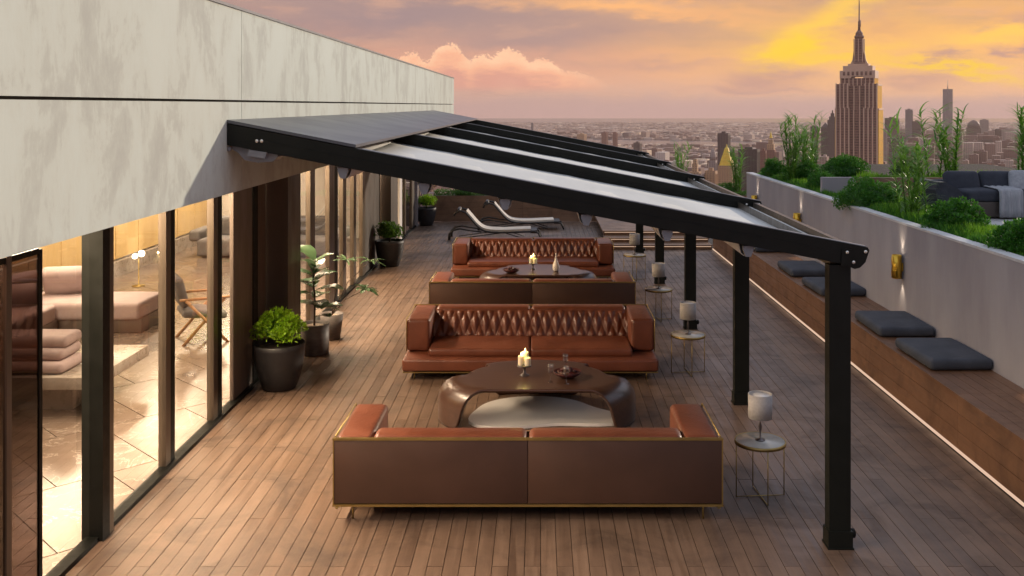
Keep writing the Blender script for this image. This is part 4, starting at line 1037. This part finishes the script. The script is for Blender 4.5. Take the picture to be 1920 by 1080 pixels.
spots = [(1.87, 8.14, 'nearest brass side table, beside the back of the near sofa', 'nearest lamp with grey linen shade, beside the near sofa'),
         (1.846, 11.92, 'second brass side table, right of the facing leather sofa', 'lamp right of the facing leather sofa, second from the front'),
         (1.85, 14.88, 'third brass side table, right of the middle sofa back', 'lamp right of the middle sofa back, third from the front'),
         (1.82, 18.3, 'farthest brass side table, right of the last sofa', 'farthest linen shaded lamp, by the last sofa')]
st0 = make_side(spots[0][2]); lm0 = make_lamp(spots[0][3])
for i, (x, y, la, lb) in enumerate(spots):
    a = st0 if i == 0 else copy_tree(st0); b_ = lm0 if i == 0 else copy_tree(lm0)
    a['label'] = la; b_['label'] = lb; a.location = (x, y, 0); b_.location = (x, y, .4765); a.rotation_euler = (0, 0, .08)

# ================================================================== SUN LOUNGERS
def make_lounger(label):
    t = thing('sun_lounger', label, 'sun lounger', (0, 0, 0), 0, 'cream sun loungers at the end of the deck')
    prof = [(-.72, .66), (-.60, .52), (-.44, .34), (-.30, .24), (-.12, .20), (.15, .19), (.5, .20), (.86, .215)]
    # smooth the profile
    pts = []
    for i in range(len(prof)-1):
        p0 = prof[max(i-1, 0)]; p1 = prof[i]; p2 = prof[i+1]; p3 = prof[min(i+2, len(prof)-1)]
        for k in range(6):
            s = k/6; f = lambda a, b, c, d: .5*((2*b)+(-a+c)*s+(2*a-5*b+4*c-d)*s*s+(-a+3*b-3*c+d)*s**3)
            pts.append((f(p0[0], p1[0], p2[0], p3[0]), f(p0[1], p1[1], p2[1], p3[1])))
    pts.append(prof[-1])
    up = [(x, z+.055) for x, z in pts]
    q = MB(); q.prism(pts+up[::-1], 'y', -.28, .28, False); q.build('mattress', M_sling, t)
    for s in (-1, 1):
        q = MB(); q.tube([(x, s*.305, z-.01) for x, z in [(-1.02, .60), (-.98, .68), (-.88, .72), (-.78, .70)]+pts+[(.95, .22), (1.06, .17), (1.12, .02)]], .024, 8); q.build('side_rail', M_rattan, t)
        q = MB(); q.tube([(-1.14, s*.29, .0), (-1.13, s*.29, .14), (-1.04, s*.29, .24), (-.88, s*.29, .27), (-.60, s*.29, .22), (-.35, s*.29, .19)], [.035, .035, .03, .022, .016, .014], 8); q.build('rear_leg', M_rattan, t)
        MB().tube([(-.95, s*.24, .02), (.2, s*.24, .17), (.7, s*.24, .02)], .012, 6).build('stretcher', M_rattan, t)
    q = MB(); q.tube([(-.92, -.30, .71), (-.92, .30, .71)], .05, 8); q.build('headrest', M_rattan, t)
    q = MB(); q.box(.86, 1.02, -.30, .30, .16, .235); q.build('foot_bar', M_rattan, t)
    return t
lg = make_lounger('nearer cream sun lounger, left one behind the farthest sofa'); lg.location = (-1.06, 24.0, 0)
l2 = copy_tree(lg); l2['label'] = 'farther cream sun lounger, closer to the timber planter'; l2.location = (-.46, 25.9, 0); l2.rotation_euler = (0, 0, .03)

# ================================================================== PLANTS
def leaf_quad(mb, p, d, up, l, w, fold=.0, n=1):
    """a pointed leaf of 4 triangles"""
    d = d.normalized(); s = d.cross(up)
    s = s.normalized() if s.length > 1e-4 else Vector((1, 0, 0)); u = s.cross(d)
    a = p; b1 = p+d*l*.45+s*w*.5+u*fold; b2 = p+d*l*.45-s*w*.5+u*fold; c = p+d*l-u*fold*.5; m = p+d*l*.45-u*fold*.2
    mb.add([a, b1, c, b2, m], [(0, 1, 4), (1, 2, 4), (2, 3, 4), (3, 0, 4)])
def rdir(rr, zmin=-1.):
    while True:
        v = Vector((rr.uniform(-1, 1), rr.uniform(-1, 1), rr.uniform(-1, 1)))
        if .1 < v.length < 1 and v.normalized().z > zmin: return v.normalized()
def clump_mesh(rr, rx, ry, rz, n, ls, zmin=-.15, lumps=26, lump_r=.28):
    """uneven mound: lumps of leaves over an ellipsoid"""
    mb = MB(); cs = []
    for _ in range(lumps):
        d = rdir(rr, zmin); k = rr.uniform(.55, .88); cs.append((Vector((d.x*rx*k, d.y*ry*k, d.z*rz*k)), rr.uniform(.7, 1.2)*lump_r))
    for i in range(n):
        c, lr = cs[i % lumps]; d = rdir(rr, -.5); p = c+Vector((d.x*lr*rx, d.y*lr*ry, d.z*lr*rz*1.1))*rr.uniform(.75, 1.08)
        ld = (d*.8+rdir(rr)*.8+Vector((0, 0, .35))); leaf_quad(mb, p, ld, rdir(rr), ls*rr.uniform(.7, 1.35), ls*rr.uniform(.45, .7), ls*.08)
    return mb
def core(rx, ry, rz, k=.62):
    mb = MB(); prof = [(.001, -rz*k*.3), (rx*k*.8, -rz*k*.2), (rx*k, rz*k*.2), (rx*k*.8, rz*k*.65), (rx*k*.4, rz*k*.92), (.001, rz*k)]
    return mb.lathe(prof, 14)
def pot_bush(x, y, lab, m_leaf, seed, s=1., plabel=None):
    t = thing('potted_bush', lab, 'potted plant', (x, y, 0), 0, 'round clipped bushes in charcoal planters')
    pot = MB().lathe([(.175, 0), (.19, .008), (.245, .16), (.282, .34), (.292, .47), (.295, .53), (.283, .53), (.275, .48), (.001, .475)], 36).build('pot', M_pot, t)
    MB().lathe([(.27, .476), (.15, .49), (.001, .495)], 20).build('soil', M_soil, t)
    rr = random.Random(seed)
    o = clump_mesh(rr, .29, .29, .24, 2600, .042, -.25, 40, .27).build('foliage', m_leaf, t, (0, 0, .66), kind='stuff')
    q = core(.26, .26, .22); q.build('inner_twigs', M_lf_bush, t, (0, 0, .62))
    MB().tube([(0, 0, .47), (.01, 0, .62)], .02, 6).build('stem', M_bark, t)
    t.scale = (s, s, s)
pot_bush(-3.03, 11.27, 'lime green clipped bush in a charcoal pot, nearest the camera', M_lf_box, 11)
pot_bush(-3.07, 19.85, 'darker green clipped bush in a charcoal pot midway along the glass', M_lf_box2, 12)
pot_bush(-3.10, 26.6, 'clipped bush in a charcoal pot at the far end by the timber planter', M_lf_box, 13, .93)
# fiddle leaf fig
def big_leaf(name, m, parent, p, d, l, w, rr):
    d = Vector(d).normalized(); s = d.cross(Vector((0, 0, 1))).normalized(); u = s.cross(d)
    vs, fs = [], []; N = 7
    for i in range(N+1):
        tt = i/N; ww = w*.5*math.sin(math.pi*min(1, tt*.93+.05))**.7*(.75+.45*tt)
        c = Vector(p)+d*l*tt-Vector((0, 0, 1))*l*.28*tt*tt
        for k in (-1, -.5, 0, .5, 1):
            vs.append(c+s*ww*k+u*(abs(k)*.22*ww+.006*math.sin(tt*16+k*3)))
    for i in range(N):
        for k in range(4): a = i*5+k; fs.append((a, a+1, a+6, a+5))
    mb = MB(); mb.add(vs, fs, True)
    return mb.build(name, m, parent)
fg = thing('fiddle_leaf_fig', 'young fig tree with big leaves in a grey clay pot', 'potted plant', (-2.99, 12.85, 0))
MB().lathe([(.18, 0), (.19, .01), (.195, .40), (.185, .40), (.18, .365), (.001, .36)], 32).build('pot', M_pot2, fg)
MB().lathe([(.178, .362), (.08, .37), (.001, .372)], 18).build('soil', M_gravel, fg)
MB().tube([(0, 0, .36), (.01, 0, .7), (-.02, .01, 1.0), (.01, 0, 1.25)], [.014, .012, .010, .006], 7).build('trunk', M_bark, fg)
rr = random.Random(21)
for i in range(15):
    z = .60+i*.046; a = i*2.4+.4; el = .1+.05*i
    l = rr.uniform(.32, .46)
    big_leaf('leaf', M_lf_fig, fg, (.0, 0, z), (math.cos(a), math.sin(a), el*1.1), l, l*.66, rr)
big_leaf('leaf', M_lf_fig, fg, (.02, -.02, .58), (.9, -.15, .45), .42, .24, rr); big_leaf('leaf', M_lf_fig, fg, (.02, -.02, .48), (.5, -.4, .30), .34, .19, rr)
sp_ = thing('spiky_plant', 'small spiky plant in a tapered dark pot behind the fig', 'potted plant', (-2.93, 13.65, 0))
MB().lathe([(.11, 0), (.12, .01), (.165, .36), (.155, .36), (.148, .33), (.001, .325)], 28).build('pot', M_pot2, sp_)
MB().lathe([(.147, .327), (.07, .332), (.001, .334)], 16).build('soil', M_gravel, sp_)
for (tx, ty, tz) in ((.50, -.1, .72), (.52, .15, 1.08), (.22, -.05, 1.12)):
    MB().tube([(0, 0, .33), (tx*.4, ty*.5, .33+(tz-.33)*.6), (tx, ty, tz)], [.009, .007, .005], 6).build('stem', M_bark, sp_)
    for k in range(11):
        a = k*.571*2; d = Vector((math.cos(a), math.sin(a), rr.uniform(-.1, .7)))
        big_leaf('leaf', M_lf_fig, sp_, (tx, ty, tz), d, rr.uniform(.16, .24), .035 if tz > 1 else .07, rr)

# tall feathery grass
def reed_mesh(seed, h=1.4, stems=10, spread=.17, leaves=40):
    rr = random.Random(seed); mb = MB()
    for s in range(stems):
        a = rr.uniform(0, 6.28); r = rr.uniform(.1, 1)*spread; bx, by = r*math.cos(a), r*math.sin(a)
        lean = Vector((rr.uniform(-.2, .2), rr.uniform(-.2, .2), 0)); hh = h*rr.uniform(.55, 1.0)
        mb.tube([Vector((bx, by, 0)), Vector((bx, by, hh*.5))+lean*.5, Vector((bx, by, hh))+lean], [.008, .006, .002], 5)
        for i in range(leaves):
            f = (i+1)/leaves; p = Vector((bx, by, hh*(.06+.92*f)))+lean*f
            an = rr.uniform(0, 6.28); up = rr.uniform(.6, 2.4); d = Vector((math.cos(an), math.sin(an), up)).normalized()
            l = rr.uniform(.16, .38)*(.8+.35*f); w = rr.uniform(.007, .013); sd = d.cross(Vector((0, 0, 1))).normalized()
            vs = []; N = 5
            for k in range(N+1):
                tt = k/N; c = p+d*l*tt+Vector((math.cos(an), math.sin(an), 0))*l*.35*tt*tt-Vector((0, 0, 1))*l*.42*tt**2.4
                ww = w*(1-tt)**.6+.0006; vs += [c-sd*ww, c+sd*ww]
            mb.add(vs, [(2*k, 2*k+1, 2*k+3, 2*k+2) for k in range(N)])
    return mb
REED = [reed_mesh(s).mesh('reed_leaves', M_lf_reed) for s in (1, 2, 3)]
def reed(x, y, z, h, lab, v=0, rz=0., wide=1.):
    t = thing('tall_grass', lab, 'tall grass', (x, y, z), rz, 'tall feathery grasses in the planters')
    o = link('blades', REED[v], t, kind='stuff'); t.scale = (wide, wide, h/1.4)
    return t
# upper planting bed
UZ = 1.74
bed = setting('planting_bed'); 
MB().box(WX+.14, 5.75, 4, 21.6, .5, UZ).build('soil', M_soil, bed); MB().box(5.752, 10, 16.62, 21.6, .5, UZ+.25).build('soil', M_soil, bed)
ter = setting('upper_terrace')
nx_ = 0
for i in range(7):
    for j in range(18):
        x0_, y0_ = 5.76+i*.62, 5.4+j*.62
        MB().box(x0_, x0_+.61, y0_, y0_+.61, 1.66, 1.70+random.uniform(-.001, .001)).build('paver', M_paver, ter)
MB().box(5.755, 10.2, 4.5, 16.5, .2, 1.655).build('terrace_base', M_grout, ter)
pw_ = thing('terrace_planter', 'low timber and grey rendered planter wall closing the upper terrace', 'planter', (5.1, 16.5, 1.7))
MB().box(-.25, .33, 0, .10, 0, .37).build('rendered_end', M_render, pw_)
for k in range(3): MB().box(.335, 5, 0, .10, .0+k*.123, .12+k*.123).build('board', M_clad, pw_)
def bush(x, y, z, rx, ry, rz, lab, seed, n=2600, ls=.05, m=None):
    n = int(n*2.1); ls = .036
    t = thing('shrub', lab, 'shrub', (x, y, z), 0, 'dark green mounded shrubs in the planters')
    rr = random.Random(seed)
    clump_mesh(rr, rx, ry, rz, n, ls, -.02, 70, .20).build('foliage', m or M_lf_bush, t, (0, 0, rz*.08), kind='stuff')
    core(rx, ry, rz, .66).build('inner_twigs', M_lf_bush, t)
    return t
def bpx(px, py, y, w, h, lab, seed, zbase, **k):
    X = (px-VX)*y/F; rx = w*y/F/2; rz = h*y/F
    return bush(X, y, zbase, rx, rx*.9, rz, lab, seed, **k)
bpx(1932, 0, 10.1, 150, 70, 'mounded shrub at the right edge, nearest on the wall', 31, 1.70, n=4200, ls=.05)
bpx(1790, 0, 11.9, 122, 58, 'mounded shrub in front of the grey outdoor sofa', 32, 1.74, n=3600, ls=.048)
bpx(1630, 0, 14.6, 132, 54, 'broad mounded shrub in the middle of the wall top', 33, 1.74, n=3600, ls=.05)
bpx(1545, 0, 17.4, 74, 30, 'shrub behind the middle one on the wall top', 34, 1.78, n=2400)
bpx(1582, 0, 18.2, 100, 34, 'shrub at the foot of the spired skyscraper', 35, 2.0, n=2400)
bpx(1505, 0, 19.4, 90, 34, 'shrub under the left tall grass', 36, 1.8, n=2200)
bpx(1452, 0, 20.6, 52, 30, 'shrub at the far corner of the wall', 37, 1.8, n=2000)
bpx(1700, 0, 17.6, 64, 24, 'small shrub behind the terrace planter boards', 38, 2.0, n=1500)
# bright ground cover
def tufts(name, lab, boxes, z, m, n, h):
    rr = random.Random(9); mb = MB()
    for (x0_, x1_, y0_, y1_) in boxes:
        for i in range(n):
            p = Vector((rr.uniform(x0_, x1_), rr.uniform(y0_, y1_), z)); kk = .45+.9*abs(math.sin(p.x*4.3+1.7*math.sin(p.y*2.1))*math.sin(p.y*2.7+p.x)); d = Vector((rr.uniform(-.5, .5), rr.uniform(-.5, .5), 1))
            leaf_quad(mb, p, d, rdir(rr), h*rr.uniform(.6, 1.3)*kk*1.3, h*.17, .004)
    return tag(mb.build(name, m, kind='stuff'), lab, 'grass')
tufts('ground_cover', 'bright low grass between the shrubs on the wall top', [(4.86, 5.74, 8, 11), (4.86, 5.74, 11, 14), (4.86, 5.74, 14, 17), (4.86, 5.74, 17, 21.5)], UZ, M_lf_grass, 5200, .10)
tufts('dark_ground_cover', 'dark green leafy edging right behind the wall coping', [(4.83, 5.0, 8, 12), (4.83, 5.0, 12, 16), (4.83, 5.0, 16, 21.5)], UZ+.01, M_lf_bush, 3600, .085)
tufts('back_ground_cover', 'strip of bright grass along the terrace planter', [(5.76, 9.5, 16.65, 17.6)], UZ+.25, M_lf_grass, 4200, .09)
reed(5.05, 13.0, UZ, 1.42, 'tall grass clump nearest, rising in front of the outdoor sofa arm', 0, 0, 1.1)
reed(7.15, 17.0, UZ+.25, 1.30, 'tall grass clump directly behind the outdoor sofa', 1, 1., 1.5)
reed(4.75+.25, 19.0, UZ, 1.40, 'left stalks of the tall grass pair by the wall corner', 2, .3, 1.2)
reed(5.40, 19.6, UZ, 1.45, 'right stalks of the tall grass pair by the wall corner', 0, 2., 1.1)
reed(8.75, 17.2, UZ+.25, 1.32, 'tall grass clump cut by the right edge', 2, 1.7, 1.3)
reed(5.75, 20.6, UZ, .85, 'short grass clump just left of the spired skyscraper', 1, .6, 1.3)
reed(6.6, 17.3, UZ+.25, .6, 'low grass clump right of the spired skyscraper', 2, 2.6, 1.2)

# planter at the end of the deck
ep = thing('end_planter', 'long timber planter closing the far end of the deck', 'planter', (-3.05, 27.45, 0))
for k in range(4):
    for j in range(4): MB().box(j*2.6+.0, (j+1)*2.6-.006, 0, .04, .0+k*.184, .180+k*.184).build('board', M_clad, ep)
MB().box(0, 10.4, .045, 1.0, 0, .69).build('soil', M_soil, ep)
rr = random.Random(77); mb = MB()
for i in range(9000):
    x = rr.uniform(-3.0, 7.2); p = Vector((x, 27.5+rr.uniform(0, .5), .70+rr.uniform(0, .10+.08*math.sin(x*1.7)**2))); leaf_quad(mb, p, rdir(rr, -.2), rdir(rr), .055, .03, .005)
tag(mb.build('hedge_strip', M_lf_box2, kind='stuff'), 'low clipped green hedge along the end planter', 'hedge')
bpx(872, 0, 27.8, 50, 14, 'small green shrub above the sun loungers', 41, .74, n=900, m=M_lf_box2)
bpx(1363, 0, 28.0, 50, 16, 'small green shrub below the gilded pyramid roof', 42, .80, n=900, m=M_lf_box2)
reed(4.05, 27.8, .70, 1.50, 'tall grass clump above the far pergola rafters', 1, 0, 1.2)
reed(5.80, 28.0, .72, 1.42, 'tall grass clump between the gilded roof and the wall corner', 2, 1.0, 1.3)

# ================================================================== OUTDOOR SOFA UPSTAIRS
us = thing('outdoor_sofa', 'charcoal outdoor sofa on the upper terrace', 'sofa', (6.85, 13.6, 1.70))
rbox('base', M_taupe_d, (2.0, .85, .22), us, (.0, .43, .13), .02, 3)
rbox('seat', M_navy, (1.7, .80, .16), us, (.05, .40, .32), .05, 4, None, .015)
rbox('backrest', M_navy, (1.9, .16, .24), us, (0, .84, .38), .05, 4)
ap = MB(); ap.prism([(-1.16, .04), (-.80, .04), (-.78, .26), (-.92, .42), (-1.10, .52), (-1.22, .52), (-1.24, .40)], 'y', .02, .86); ap.build('armrest', M_navy, us)
for (x, lab) in ((-.66, 'left charcoal pillow on the outdoor sofa'), (-.16, 'right charcoal pillow on the outdoor sofa'), ):
    c = rbox('pillow', M_navy, (.50, .34, .15), None, (6.85+x, 14.12, 2.175), .06, 4, (R(68), 0, random.uniform(-.05, .05)), .03); tag(c, lab, 'pillow')
c = rbox('pillow', M_throw, (.5, .4, .16), None, (6.85+.20, 13.90, 2.17), .06, 4, (R(60), 0, -.35), .03); tag(c, 'pale grey pillow at the right end of the outdoor sofa', 'pillow')
q = MB(); w_ = .34; N = 14; vs = []
path = [(.75, .44), (.5, .425), (.2, .42), (.0, .415), (-.05, .39), (-.06, .30), (-.06, .15), (-.065, .03)]
for i, (y_, z_) in enumerate(path):
    for k in range(N+1):
        u = k/N; vs.append((.17+w_*u, y_-.012*math.sin(u*19)*(1 if i > 3 else .2), z_+.006*math.sin(u*23)*(1 if i < 4 else 0)))
q.add(vs, [(i*(N+1)+k, i*(N+1)+k+1, (i+1)*(N+1)+k+1, (i+1)*(N+1)+k) for i in range(len(path)-1) for k in range(N)], True)
o = q.build('throw_blanket', M_throw, None, (6.85-.55, 13.6, 1.70)); sm = o.modifiers.new('s', 'SOLIDIFY'); sm.thickness = .012
tag(o, 'pale grey throw hanging over the front of the outdoor sofa', 'blanket')
